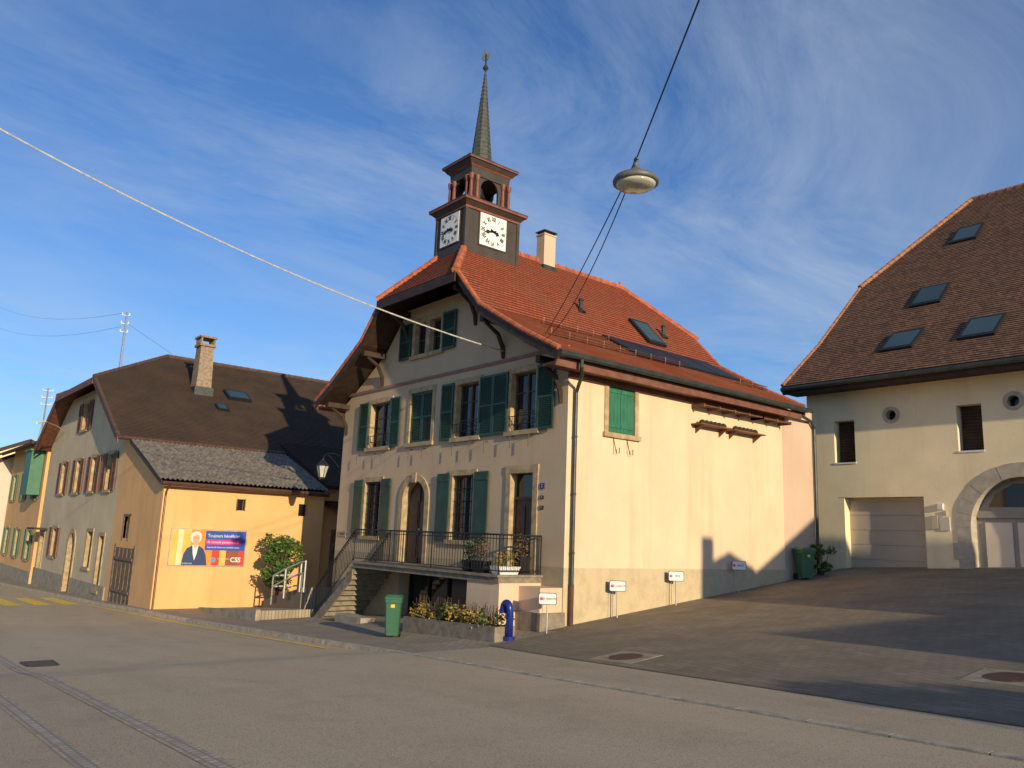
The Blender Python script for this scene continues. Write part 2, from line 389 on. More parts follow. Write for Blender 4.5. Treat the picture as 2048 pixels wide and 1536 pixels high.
# ---------------------------------------------------------------- openings
def surround(mb,F,a0,a1,z0,z1,s=.16,mat=0,sill=True,d1=.035,d0=-.3,door=False):
    mb.fb(F,a0-s,a0,z0,z1,d0,d1,mat); mb.fb(F,a1,a1+s,z0,z1,d0,d1,mat); mb.fb(F,a0-s-.02,a1+s+.02,z1,z1+s*1.1,d0,d1+.006,mat)
    if not door: mb.fb(F,a0-s-.05,a1+s+.05,z0-.13,z0,d0,d1+.06,mat)
def panes(mb,F,a0,a1,z0,z1,mats=(0,1),d=-.18,cols=2,rows=3,fw=.05):
    mb.fb(F,a0,a1,z0,z1,d-.02,d,mats[1])
    for x in (a0,a1-fw): mb.fb(F,x,x+fw,z0,z1,d,d+.05,mats[0])
    for z in (z0,z1-fw): mb.fb(F,a0+fw,a1-fw,z,z+fw,d,d+.05,mats[0])
    for i in range(1,cols): c=a0+(a1-a0)*i/cols; mb.fb(F,c-.035,c+.035,z0+fw,z1-fw,d,d+.06,mats[0])
    for i in range(1,rows): c=z0+(z1-z0)*i/rows; mb.fb(F,a0+fw,a1-fw,c-.013,c+.013,d,d+.03,mats[0])
def shutter(F,a0,a1,z0,z1,d=.05,louver=True):
    mb=MB(); t=.04; w=.07
    if louver:
        for x in (a0,a1-w): mb.fb(F,x,x+w,z0,z1,d,d+t)
        zz=[z0,(z0+z1)/2-w/2,z1-w]
        for z in zz: mb.fb(F,a0+w,a1-w,z,z+w,d,d+t)
        z=z0+w
        while z<z1-w-.03:
            mb.prism([P(F,a0+w,z,d+t-.008),P(F,a0+w,z+.012,d+t-.004),P(F,a0+w,z+.055,d+.008),P(F,a0+w,z+.043,d+.004)],F[1]*(a1-a0-2*w)); z+=.05
        mb.fb(F,a0+w,a1-w,z0+w,z1-w,d,d+.004)
    else:
        n=max(2,int((a1-a0)/.13))
        for i in range(n):
            x=a0+(a1-a0)*i/n; mb.fb(F,x+.003,x+(a1-a0)/n-.003,z0,z1,d,d+.03)
        for z in (z0+.15,z1-.25): mb.fb(F,a0+.01,a1-.01,z,z+.1,d+.03,d+.05)
    return mb
def window(T,F,a0,a1,z0,z1,cut,mats=('stone','winwood','gl'),s=.15,sh=None,shmat='green',louver=True,rows=3,cols=2,grille=False,sw=None,kind='window',bar=False):
    cut.fb(F,a0-s+.01,a1+s-.01,z0-.11,z1+s,-.33,.3)
    mb=MB(); panes(mb,F,a0,a1,z0,z1,(0,1),-.2,cols,rows)
    if grille:
        k=int((a1-a0)/.12)
        for i in range(1,k): x=a0+(a1-a0)*i/k; mb.cyl(P(F,x,z0,-.05),P(F,x,z1,-.05),.011,n=5,mat=2)
        for i in range(1,5): z=z0+(z1-z0)*i/5; mb.cyl(P(F,a0,z,-.05),P(F,a1,z,-.05),.010,n=5,mat=2)
    if bar:
        for z in (z0+.18,z0+.42): mb.cyl(P(F,a0-.03,z,.06),P(F,a1+.03,z,.06),.013,n=5,mat=2)
        for i in range(9): x=a0+(a1-a0)*i/8; mb.cyl(P(F,x,z0+.18,.06),P(F,x,z0+.42,.06),.008,n=4,mat=2)
    w=mk(kind,mb,[mats[1],mats[2],'metal'],T)
    mb=MB(); surround(mb,F,a0,a1,z0,z1,s); mk('frame',mb,[mats[0]],w,T)
    if sh=='open':
        W=sw or (a1-a0)/2+.05
        mk('shutter',shutter(F,a0-s-W+.04,a0-s+.04,z0-.05,z1+.08,.05,louver),[shmat],w,T)
        mk('shutter',shutter(F,a1+s-.04,a1+s+W-.04,z0-.05,z1+.08,.05,louver),[shmat],w,T)
    if sh=='closed':
        c=(a0+a1)/2
        mk('shutter',shutter(F,a0+.005,c-.005,z0+.01,z1-.01,-.06,louver),[shmat],w,T)
        mk('shutter',shutter(F,c+.005,a1-.005,z0+.01,z1-.01,-.06,louver),[shmat],w,T)
    return w
def archpts(F,c,zs,r,d,n=16,k=1.0):
    return [P(F,c+r*math.cos(math.pi*i/n),zs+r*k*math.sin(math.pi*i/n),d) for i in range(n+1)]
def archframe(mb,F,c,z0,zs,ri,ro,d0,d1,n=16,k=1.0,mat=0):
    mb.fb(F,c-ro,c-ri,z0,zs,d0,d1,mat); mb.fb(F,c+ri,c+ro,z0,zs,d0,d1,mat)
    for i in range(n):
        t0,t1=math.pi*i/n,math.pi*(i+1)/n
        q=[P(F,c+r*math.cos(t),zs+r*k*math.sin(t),d0) for r,t in ((ri,t0),(ro,t0),(ro,t1),(ri,t1))]
        mb.prism(q,F[2]*(d1-d0),mat)
# ================================================================ TOWN HALL
T=thing('town_hall',(-6.2,5,0),'two-storey town hall with red half-hipped roof and dark clock tower','town hall')
FF=Fr((0,0,0),(1,0,0),(0,-1,0)); FS=Fr((0,0,0),(0,1,0),(1,0,0))
prof=[(0,-1.6),(0,6.88),(-.69,7.32),(-2.76,8.50),(-4.07,9.86),(-8.33,9.86),(-9.64,8.50),(-11.6,7.36),(-12.4,6.92),(-12.4,-1.6)]
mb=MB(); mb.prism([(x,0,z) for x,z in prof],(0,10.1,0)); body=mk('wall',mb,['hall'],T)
cut=MB()
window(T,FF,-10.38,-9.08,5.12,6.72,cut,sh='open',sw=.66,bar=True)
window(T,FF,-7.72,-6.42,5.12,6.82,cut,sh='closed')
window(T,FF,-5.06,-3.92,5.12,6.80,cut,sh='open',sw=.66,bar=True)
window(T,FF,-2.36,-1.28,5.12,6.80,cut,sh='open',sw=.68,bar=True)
cut.fb(FF,-7.86,-6.01,8.01,9.40,-.33,.3)
mb=MB(); panes(mb,FF,-7.72,-7.05,8.12,9.25,(0,1),-.2,1,2); panes(mb,FF,-6.82,-6.15,8.12,9.25,(0,1),-.2,1,2); w=mk('window',mb,['winwood','gl'],T)
mb=MB(); surround(mb,FF,-7.72,-6.15,8.12,9.25,.15); mb.fb(FF,-7.05,-6.82,8.12,9.25,-.3,.03); mk('frame',mb,['stone'],w,T)
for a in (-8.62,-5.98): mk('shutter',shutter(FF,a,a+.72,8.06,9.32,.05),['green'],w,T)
window(T,FF,-10.42,-9.35,2.02,3.90,cut,sh='open',sw=.62,louver=False,grille=True,rows=4)
window(T,FF,-5.05,-3.98,2.02,3.95,cut,sh='open',sw=.66,louver=False,grille=True,rows=4)
cut.fb(FF,-2.42,-1.10,1.1,4.08,-.33,.3)
mb=MB(); mb.fb(FF,-2.24,-1.28,1.225,3.2,-.25,-.2,0); mb.fb(FF,-2.24,-1.28,3.2,3.28,-.25,-.14,0); mb.fb(FF,-2.24,-1.28,3.28,3.92,-.25,-.22,1)
for a in (-2.15,-1.71):
    for z0,z1 in ((1.4,2.1),(2.25,3.05)): mb.fb(FF,a,a+.34,z0,z1,-.2,-.18,0)
d=mk('door',mb,['doorwood','gl'],T); mb=MB(); surround(mb,FF,-2.24,-1.28,1.223,3.92,.2,door=True); mk('frame',mb,['stone'],d,T)
mb=MB(); mb.cyl(P(FF,-1.38,2.25,-.19),P(FF,-1.38,2.25,-.12),.025,n=8); mb.cyl(P(FF,-1.38,2.25,-.12),P(FF,-1.5,2.25,-.12),.012,n=6); mk('handle',mb,['gal'],d,T)
c=-7.18; cut.prism([P(FF,c-.84,1.1,-.4),P(FF,c+.84,1.1,-.4)]+archpts(FF,c,3.28,.84,-.4,16,.85),FF[2]*.7)
mb=MB(); mb.prism([P(FF,c-.66,1.225,-.3),P(FF,c+.66,1.225,-.3)]+archpts(FF,c,3.28,.66,-.3,16,.85),FF[2]*.06,0)
for a in (c-.58,c+.06):
    for z0,z1 in ((1.4,2.1),(2.25,3.2)): mb.fb(FF,a,a+.5,z0,z1,-.24,-.21,0)
mb.fb(FF,c-.02,c+.02,1.23,3.7,-.24,-.2,0)
d=mk('door',mb,['doorwood'],T,label='arched wooden double door'); mb=MB(); archframe(mb,FF,c,1.223,3.28,.66,.90,-.3,.045,16,.88); mb.fb(FF,c-.12,c+.12,3.80,4.12,.045,.08); mk('frame',mb,['stone'],d,T)
mb=MB(); mb.cyl(P(FF,c+.12,2.3,-.21),P(FF,c+.12,2.3,-.15),.03,n=8); mb.cyl(P(FF,c+.12,2.3,-.15),P(FF,c+.24,2.3,-.15),.012,n=6); mk('handle',mb,['gal'],d,T)
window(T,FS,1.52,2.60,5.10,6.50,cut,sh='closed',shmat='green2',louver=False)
cut.fb(FF,-7.8,-1.2,-.55,.98,-.6,.3)
boolcut(body,cut)
mb=MB()
for i in range(6):
    a=-7.75+i*1.08; mb.fb(FF,a,a+1.06,-.7,.95,-.45,-.43,1); mb.fb(FF,a,a+.07,-.7,.95,-.43,-.36,0); mb.fb(FF,a+.07,a+1.06,.86,.95,-.43,-.38,0)
mk('basement_window',mb,['wood','gl'],T)
mb=MB(); mb.fb(FF,-12.42,.0,7.19,7.29,-.02,.04); mk('string_course',mb,['bandpurple'],T)
for a,z in ((-11.0,4.55),(-9.9,4.55),(-9.3,4.55),(-7.5,4.55),(-6.7,4.55),(-5.0,4.55),(-4.1,4.55),(-3.4,4.55),(-2.2,4.62),(-1.4,4.62)):
    mb=MB(); mb.tube([P(FF,a,z+.35,.0),P(FF,a,z+.35,.14),P(FF,a,z,.14)],.012,5); mk('iron_bracket',mb,['metal'],T)
for a in (1.75,2.3): mb=MB(); mb.tube([P(FS,a,5.0,0),P(FS,a,4.55,.12),P(FS,a+.12,4.55,.12),P(FS,a+.12,4.7,.12)],.012,5); mk('iron_bracket',mb,['metal'],T)
for a0,a1,z0,z1,t,sz,mt in ((-.98,-.82,3.47,3.62,'2',.13,'plaque'),(-.97,-.84,3.20,3.29,'15',.08,'black'),(-.97,-.84,2.92,3.02,'5',.08,'black'),(-12.15,-11.6,1.95,2.15,'MAIRIE',.13,'stone')):
    mb=MB(); mb.fb(FF,a0,a1,z0,z1,0,.03,0); mb.text(FF,t,(a0+a1)/2,(z0+z1)/2,sz,.034,1); mk('house_plaque',mb,[mt,'whitep' if mt!='stone' else 'black'],T)
R=[(-6.2,12.2),(-4.07,10.12),(-2.76,8.74),(-.69,7.56),(.68,6.88)]
Lf=[(-6.2,12.2),(-8.4,10.12),(-9.75,8.74),(-11.75,7.56),(-12.92,6.98)]
mb=MB(); wb=MB(); ya,yb=-1.0,10.45
for prof2 in (R,Lf):
    vo=0
    for i in range(3,-1,-1):
        (x1,z1),(x0,z0)=prof2[i],prof2[i+1]
        if i==0: poly=[(x0,ya,z0),(x0,yb,z0),(x1,8.55,z1),(x1,.9,z1)]
        else: poly=[(x0,ya,z0),(x0,yb,z0),(x1,yb,z1),(x1,ya,z1)]
        slope(mb,poly,voff=vo); slab(wb,poly,.14); vo+=1.6
hipf=[(-8.55,-1.12,10.0),(-3.92,-1.12,10.0),(-6.2,.9,12.2)]; hipb=[(-8.55,10.57,10.0),(-3.92,10.57,10.0),(-6.2,8.55,12.2)]
for h in (hipf,hipb): slope(mb,h); slab(wb,h,.14)
rf=mk('roof',mb,['tile'],T)
for s,pr in ((1,R),(-1,Lf)):
    for yy in (ya-.03,yb-.02):
        for i in range(1,4):
            (x1,z1),(x0,z0)=pr[i],pr[i+1]; wb.prism([(x0,yy,z0+.01),(x1,yy,z1+.01),(x1,yy,z1-.28),(x0,yy,z0-.26)],(0,.05,0))
for (x0,y0,z0),(x1,y1,z1) in ((hipf[0],hipf[1]),(hipb[0],hipb[1])): wb.prism([(x0,y0-.03,z0),(x1,y0-.03,z0),(x1,y0-.03,z0-.3),(x0,y0-.03,z0-.3)],(0,.05,0))
for x,z in ((-.25,6.78),(-2.8,8.38),(-4.25,9.65),(-8.2,9.65),(-9.7,8.38),(-12.15,6.78)):
    wb.box((x-.08,-.9,z-.08),(x+.08,.0,z+.10))
    wb.tube([(x,-.03,z-1.05),(x,-.07,z-.72),(x,-.26,z-.36),(x,-.72,z-.10)],[.055,.07,.07,.05],6)
mk('roof_timber',wb,['wood'],rf,T)
mb=MB(); mb.box((.0,-.95,6.55),(.50,10.4,6.62)); mb.box((.50,-.98,6.50),(.56,10.42,6.74)); mb.box((.0,-.02,6.40),(.10,10.1,6.55)); mk('soffit',mb,['woodred'],rf,T)
mb=MB(); mb.box((-12.85,-.95,6.72),(-12.38,10.4,6.78)); mb.box((-12.9,-.98,6.66),(-12.85,10.4,6.9)); mk('soffit',mb,['woodred'],rf,T)
mb=MB(); ridge(mb,(-6.2,.9,12.25),(-6.2,8.55,12.25))
for h in (hipf,hipb):
    for q in (0,1): ridge(mb,V(h[q])+ez*.06,V(h[2])+ez*.06)
for xx,yy in ((-6.2,8.55),(-6.2,.9)): mb.cyl((xx,yy,12.2),(xx,yy,12.5),.10,.03,8)
for pr in (R,Lf):
    for yy in (ya,yb):
        for i in range(1,4): ridge(mb,(pr[i+1][0],yy,pr[i+1][1]+.05),(pr[i][0],yy,pr[i][1]+.05),.075)
mk('ridge_tiles',mb,['ridge'],rf,T)
mb=MB(); mb.tube([(.74,-1.02,6.80),(.74,10.5,6.80)],.085,10); mk('gutter',mb,['copper'],rf,T)
mb=MB(); mb.tube([(.74,-.25,6.76),(.74,-.25,6.55),(.55,-.05,6.35),(.2,.18,6.18),(.1,.2,6.0),(.1,.2,1.0)],.05,10,0); mb.tube([(.1,.2,1.05),(.1,.2,-.02)],.06,10,1)
for z in (1.8,3.3,4.8): mb.cyl((.1,.2,z),(.1,.2,z+.05),.062,n=10)
mk('downpipe',mb,['copper','copbrown'],T)
def rz(x):
    for (a,b),(c,d) in zip(R,R[1:]):
        if a<=x<=c: return b+(d-b)*(x-a)/(c-a)
    return 7
def roofbox(mb,x0,x1,y0,y1,h0,h1,mat,m=None):
    z0,z1=rz(x0),rz(x1); n=V((z0-z1,0,x1-x0)).normalized(); q=[V((x0,y0,z0)),V((x1,y0,z1)),V((x1,y1,z1)),V((x0,y1,z0))]
    mb.prism([p+n*h0 for p in q],n*(h1-h0),mat)
for i in range(4):
    mb=MB(); y0=4.0+i*1.38; roofbox(mb,-2.74,-1.15,y0,y0+1.36,.05,.10,0); roofbox(mb,-2.70,-1.19,y0+.03,y0+1.33,.102,.108,1); mk('solar_panel',mb,['metal','solar'],rf,T)
mb=MB(); roofbox(mb,-4.0,-3.02,6.6,7.55,.06,.15,0); roofbox(mb,-3.91,-3.11,6.70,7.45,.151,.16,1); mk('skylight',mb,['metal','glsky'],rf,T)
for y0,y1,x in ((0.2,5.9,-.95),(1.0,3.8,-2.2),(8.6,10.2,-.6)):
    z=rz(x); mb=MB()
    for dz in (.14,.22): mb.cyl((x,y0,z+dz),(x,y1,z+dz),.016,n=6)
    yy=y0
    while yy<=y1: mb.tube([(x-.18,yy,rz(x-.18)+.05),(x,yy,z+.06),(x,yy,z+.26)],.012,4); yy+=.7
    mk('snow_guard',mb,['copbrown'],rf,T)
for x,y in ((-3.73,4.0),(-3.6,8.15)):
    mb=MB(); z=rz(x); mb.cyl((x,y,z-.1),(x,y,z+.42),.07,n=10); mb.cyl((x,y,z+.42),(x,y,z+.5),.10,.08,10); mb.cyl((x+.05,y,z-.05),(x-.02,y,z+.1),.16,.1,10); mk('vent_pipe',mb,['copper'],rf,T)
mb=MB(); mb.box((-6.26,4.10,11.4),(-5.84,4.66,13.2),0); mb.box((-6.31,4.05,11.3),(-5.79,4.71,12.02),1); mb.box((-6.29,4.07,13.2),(-5.81,4.69,13.25),0)
for a in ((-6.24,4.12),(-5.90,4.12),(-6.24,4.6),(-5.90,4.6)): mb.box((a[0],a[1],13.25),(a[0]+.04,a[1]+.04,13.34),1)
mb.box((-6.31,4.05,13.34),(-5.79,4.71,13.37),1); mk('chimney',mb,['chim','copper'],rf,T)
for y0,y1 in ((5.2,8.3),(8.3,9.9)):
    mb=MB()
    for k in range(3): mb.box((.06+.15*k,y0,6.34-.02*k),(.16+.15*k,y1,6.37-.02*k))
    for yy in frange(y0,y1,.9): mb.box((.0,yy-.03,6.26),(.48,yy+.03,6.36))
    mk('eave_rack',mb,['woodred'],T)
for y0,y1 in ((5.15,6.72),(6.85,8.55)):
    mb=MB(); mb.box((.0,y0,5.74),(.38,y1,5.78),0)
    for yy in (y0+.2,y1-.2): mb.prism([(.0,yy,5.74),(.34,yy,5.74),(.0,yy,5.5)],(0,.04,0),0)
    yy=y0+.3
    while yy<y1-.2:
        c=V((.2,yy,5.83)); mb.rev(c,[(.0,-.055),(.09,-.05),(.11,0),(.08,.06),(.03,.09)],8,1); yy+=.21
    mk('nest_shelf',mb,['woodred','soil'],T)
# ---- clock tower
TC=(-6.2,1.3); bx,by=.85,1.13
mb=MB(); mb.frust(TC,bx+.02,by+.02,10.6,bx,by,13.0,0)
for sx in (-1,1):
    for sy in (-1,1): mb.box((TC[0]+sx*(bx-.02)-.06,TC[1]+sy*(by-.02)-.06,11.0),(TC[0]+sx*(bx-.02)+.06,TC[1]+sy*(by-.02)+.06,13.0),0)
b2x,b2y=.60,.80
tw=mk('clock_tower',mb,['tower'],T,label='dark square clock tower with open belfry and slender spire')
mb=MB()
mb.frust(TC,bx+.05,by+.05,12.92,bx+.05,by+.05,13.0,1); mb.frust(TC,bx+.06,by+.06,13.0,bx+.20,by+.18,13.14,0); mb.frust(TC,bx+.24,by+.22,13.14,bx+.24,by+.22,13.22,1); mb.frust(TC,bx+.25,by+.23,13.22,bx+.25,by+.23,13.25,0); mb.frust(TC,bx+.24,by+.22,13.25,b2x+.05,b2y+.05,13.40,0)
mb.frust(TC,b2x+.10,b2y+.10,13.36,b2x+.10,b2y+.10,13.46,1)
mb.frust(TC,b2x+.02,b2y+.02,14.30,b2x+.04,b2y+.04,14.60,0); mb.frust(TC,b2x+.05,b2y+.05,14.60,b2x+.10,b2y+.12,14.66,1); mb.frust(TC,b2x+.11,b2y+.13,14.66,b2x+.20,b2y+.22,14.80,0)
mb.frust(TC,b2x+.24,b2y+.27,14.80,b2x+.24,b2y+.27,14.86,1); mb.frust(TC,b2x+.25,b2y+.28,14.86,b2x+.25,b2y+.28,14.89,0); mb.frust(TC,b2x+.24,b2y+.27,14.89,.36,.40,15.12,0); mb.frust(TC,.40,.42,15.08,.34,.36,15.22,0)
mk('cornice',mb,['tower','cornice'],tw,T)
mb=MB()
for sx in (-1,1):
    for sy in (-1,1):
        cx,cy=TC[0]+sx*(b2x-.09),TC[1]+sy*(b2y-.09); mb.box((cx-.07,cy-.07,13.4),(cx+.07,cy+.07,14.35))
for sy in (-1,1):
    F=Fr((TC[0],TC[1]+sy*(b2y-.05),0),(1,0,0),(0,sy,0))
    for i in range(10):
        t0,t1=math.pi*i/10,math.pi*(i+1)/10; r=.34
        mb.prism([P(F,r*math.cos(t0),13.95+r*math.sin(t0),-.05),P(F,r*math.cos(t1),13.95+r*math.sin(t1),-.05),P(F,r*math.cos(t1),14.34,-.05),P(F,r*math.cos(t0),14.34,-.05)],F[2]*.08)
for sx in (-1,1):
    F=Fr((TC[0]+sx*(b2x-.05),TC[1],0),(0,1,0),(sx,0,0))
    mb.fb(F,-b2y,-.38,13.4,14.34,-.05,.03); mb.fb(F,.38,b2y,13.4,14.34,-.05,.03)
    for i in range(10):
        t0,t1=math.pi*i/10,math.pi*(i+1)/10; r=.38
        mb.prism([P(F,r*math.cos(t0),13.92+r*math.sin(t0),-.05),P(F,r*math.cos(t1),13.92+r*math.sin(t1),-.05),P(F,r*math.cos(t1),14.34,-.05),P(F,r*math.cos(t0),14.34,-.05)],F[2]*.08)
mk('belfry',mb,['tower'],tw,T)
for sx in (-1,1):
    for sy in (-1,1):
        for dx,dy in ((0,0),(-.24*sx,0),(0,-.26*sy)):
            mb=MB(); x,y=TC[0]+sx*(b2x+.02)+dx,TC[1]+sy*(b2y+.02)+dy
            mb.rev((x,y,0),[(.085,13.44),(.085,13.5),(.06,13.53),(.068,13.7),(.056,14.0),(.05,14.08),(.075,14.14),(.09,14.22),(.09,14.31)],10); mk('column',mb,['cornice'],tw,T)
mb=MB(); mb.rev((TC[0],TC[1],0),[(.0,14.2),(.1,14.19),(.15,14.0),(.2,13.85),(.27,13.75),(.25,13.74)],14); mk('bell',mb,['metal'],tw,T)
mb=MB(); z0,z1=15.2,18.75; n=22
for i in range(n):
    a,b=i/n,(i+1)/n; r0=.34*(1-a)+.02; r1=.34*(1-b)+.02
    mb.rev((TC[0],TC[1],0),[(r0*1.05+.012,z0+(z1-z0)*a),(r1*1.05,z0+(z1-z0)*b)],8)
mk('spire',mb,['slate'],tw,T)
mb=MB(); x,y=TC
mb.cyl((x,y,18.7),(x,y,19.45),.03,n=6); mb.rev((x,y,0),[(.02,18.75),(.11,18.87),(.07,18.97),(.02,19.05)],10)
pf=[(-.28,.0),(-.16,.05),(-.10,.18),(-.14,.3),(-.06,.34),(.02,.28),(.05,.16),(.14,.12),(.2,.26),(.3,.30),(.27,.14),(.2,.0),(.08,-.06),(.02,-.14),(-.04,-.06),(-.14,-.06)]
mb.prism([(x-.03+a*.25,y-.02+a*.45,19.28+b*1.1) for a,b in pf],(-.03,.03,0)); mk('weather_vane',mb,['copper'],tw,T)
def clock(F,s):
    mb=MB(); mb.fb(F,-s-.04,s+.04,-s-.04,s+.04,0,.03,2); mb.fb(F,-s,s,-s,s,.03,.045,0); rn=['XII','I','II','III','IIII','V','VI','VII','VIII','IX','X','XI']
    for i,t in enumerate(rn):
        a=-i*math.pi/6; r=s*.76; mb.text(F,t,-r*math.sin(a),r*math.cos(a),s*.36,.05,1,'CENTER',a,.72,.008)
    for i in range(60):
        a=i*math.pi/30; r0,r1=s*.93,s*.97; c,sn=math.cos(a),math.sin(a); w=.008
        mb.face([P(F,r0*sn+w*c,r0*c-w*sn,.05),P(F,r1*sn+w*c,r1*c-w*sn,.05),P(F,r1*sn-w*c,r1*c+w*sn,.05),P(F,r0*sn-w*c,r0*c+w*sn,.05)],1)
    cf=mk('clock_face',mb,['clockw','black','tower'],tw,T)
    for ang,L,w in ((math.radians(108),.50*s,.075*s),(math.radians(258),.72*s,.065*s)):
        hb=MB(); sn,c=math.sin(ang),math.cos(ang)
        def q(l,k): return P(F,l*sn+k*c,l*c-k*sn,.06)
        hb.prism([q(-.22*s,-w*1.2),q(-.08*s,-w*.8),q(L*.4,-w*.8),q(L*.55,-w*1.8),q(L*.7,-w*1.7),q(L*.8,-w*.6),q(L,0),q(L*.8,w*.6),q(L*.7,w*1.7),q(L*.55,w*1.8),q(L*.4,w*.8),q(-.08*s,w*.8),q(-.22*s,w*1.2)],F[2]*.01)
        mk('clock_hand',hb,['black'],tw,T)
clock(Fr((TC[0]+bx+.01,TC[1],12.33),(0,1,0),(1,0,0)),.56); clock(Fr((TC[0],TC[1]-by-.01,12.33),(1,0,0),(0,-1,0)),.53)
# ---- terrace, stair
mb=MB(); mb.box((-8.3,-1.45,1.02),(-.83,-.002,1.16),0); mb.box((-8.36,-1.52,1.16),(-.78,-.002,1.22),0)
mb.box((-1.05,-1.40,-1.0),(-.85,-.002,1.02),1); mb.box((-2.2,-1.40,-1.0),(-1.05,-1.15,1.02),1)
mb.box((-.85,-.75,-1.0),(-.03,-.002,.95),1); mb.box((-.85,-.85,-1.0),(.1,-.002,.35),0)
tr=mk('terrace',mb,['dconc','pier'],T)
mb=MB(); n=11; x0,x1=-8.3,-10.75; zt,zb=1.22,-.80
for i in range(n):
    xa=x0+(x1-x0)*i/n; xb=x0+(x1-x0)*(i+1)/n; z=zt-(zt-zb)*(i+1)/n
    mb.box((xb,-1.42,z-.22),(xa+.06,-.05,z))
mb.prism([(x0,-1.46,.95),(x0,-1.46,.65),(x1+.2,-1.46,-1.0),(x1-.25,-1.46,-1.0),(x1-.25,-1.46,-.9)],(0,.05,0)); mk('stair',mb,['dconc'],T)
def railing(mb,pts,h=1.0,sp=.125,r=.011):
    for a,b in zip(pts,pts[1:]):
        a=V(a);b=V(b);L=(b-a).length;n=max(1,int(L/sp))
        mb.cyl(a+ez*h,b+ez*h,.024,n=6); mb.cyl(a+ez*.1,b+ez*.1,.014,n=5); mb.cyl(a+ez*(h-.1),b+ez*(h-.1),.012,n=5)
        for i in range(n+1):
            p=a+(b-a)*i/n; big=(i%12==0); mb.cyl(p+ez*(0 if big else .1),p+ez*h,.018 if big else r*.8,n=5)
mb=MB(); railing(mb,[(-.86,-.03,1.22),(-.86,-1.44,1.22),(-8.3,-1.44,1.22),(-10.75,-1.44,-.72)]); railing(mb,[(-8.3,-.12,1.22),(-10.75,-.12,-.72)]); mk('railing',mb,['metal'],tr,T)
TB=thing('rear_extension',(-4,11,1.4),'pinkish rendered rear extension behind the town hall','building')
mb=MB(); mb.box((-10,10.102,-.5),(-.06,12.15,7.0)); mk('wall',mb,['hallrear'],TB); mb=MB(); mb.box((-10.1,10.46,7.0),(-.02,12.2,7.12)); mk('roof',mb,['copper'],TB)
mb=MB(); mb.tube([(.6,10.42,6.78),(.3,10.9,6.7),(.05,11.9,6.65),(.02,12.15,6.4),(.02,12.15,1.2)],.055,8); mk('downpipe',mb,['copper'],TB)
# ================================================================ RIGHT BUILDING
RB=thing('farmhouse',(5,20,1.6),'pale yellow farmhouse with huge brown tiled roof and arched doorway','house')
FR=Fr((0,14.3,0),(1,0,0),(0,-1,0))
mb=MB(); mb.prism([(-1.5,14.3,-.5),(-1.5,14.3,8.75),(-1.5,19.8,13.35),(-1.5,31.2,13.35),(-1.5,37,8.4),(-1.5,37,-.5)],(14.8,0,0)); body=mk('wall',mb,['yellow'],RB)
cut=MB()
def recwin(a0,a1,z0,z1):
    cut.fb(FR,a0,a1,z0,z1,-.4,.3); mb=MB()
    mb.fb(FR,a0+.02,a1-.02,z0,z1,-.42,-.36,0)
    z=z0+.1
    while z<z1-.05: mb.fb(FR,a0+.05,a1-.05,z,z+.05,-.36,-.31,0); z+=.11
    mb.fb(FR,a0-.02,a1+.02,z0-.06,z0,-.36,.03,1); mk('window',mb,['wood','whitep'],RB)
recwin(-.40,.41,5.40,6.98); recwin(4.02,4.81,5.60,7.15)
for a,z in ((1.80,7.03),(5.78,7.13)):
    mb=MB(); cut.prism([P(FR,a+.22*math.cos(i*math.pi/8),z+.22*math.sin(i*math.pi/8),-.35) for i in range(16)],FR[2]*.6)
    for d in (-.1,.03):
        for r in (.18,.31):
            for i in range(24): mb.v.append(P(FR,a+r*math.cos(i*math.pi/12),z+r*math.sin(i*math.pi/12),d))
    for i in range(24):
        j=(i+1)%24
        for p,q in ((0,24),(24,72),(72,48),(48,0)): mb.f.append([p+i,p+j,q+j,q+i]); mb.m.append(0)
    oc=mk('oculus',mb,['greystone'],RB); mb=MB(); mb.fb(FR,a-.2,a+.2,z-.2,z+.2,-.34,-.32,0); mk('pane',mb,['gl'],oc,RB)
cut.fb(FR,-.36,2.78,1.0,4.10,-.45,.3)
mb=MB()
for i in range(5): mb.fb(FR,-.10,2.74,1.35+i*.53,1.35+i*.53+.52,-.40,-.36,0)
mb.fb(FR,-.35,-.10,1.0,4.08,-.42,-.002,1); mk('garage_door',mb,['garage','yellow'],RB)
c=5.85; zs=3.08; cut.prism([P(FR,c-1.62,1.0,-.6),P(FR,c+1.62,1.0,-.6)]+archpts(FR,c,zs,1.62,-.6,24),FR[2]*.9)
mb=MB(); mb.prism([P(FR,c-1.6,1.2,-.5),P(FR,c+1.6,1.2,-.5)]+archpts(FR,c,zs,1.6,-.5,24),FR[2]*.06,0)
for a0,a1 in ((c-1.32,c-.52),(c-.36,c+.36),(c+.52,c+1.32)): mb.fb(FR,a0,a1,1.8,3.25,-.44,-.40,1)
mb.fb(FR,c-1.58,c+1.58,3.4,3.62,-.44,-.36,0)
mb.prism([P(FR,c+r[0],r[1],-.44) for r in ((-1.2,3.75),(1.2,3.75),(.95,4.2),(.4,4.5),(-.4,4.5),(-.95,4.2))],FR[2]*.01,2)
d=mk('door',mb,['greydoor','pinkdoor','gl'],RB,label='grey arched door with pale panels')
mb=MB()
z=1.5; k=0
while z<zs-.05:
    w=.16 if k%2 else .0
    for s in (-1,1):
        a,b=sorted((c+s*1.6,c+s*(2.03+w))); mb.fb(FR,a,b,z,z+.52,-.5,.03+.003*(k%2))
    z+=.527;k+=1
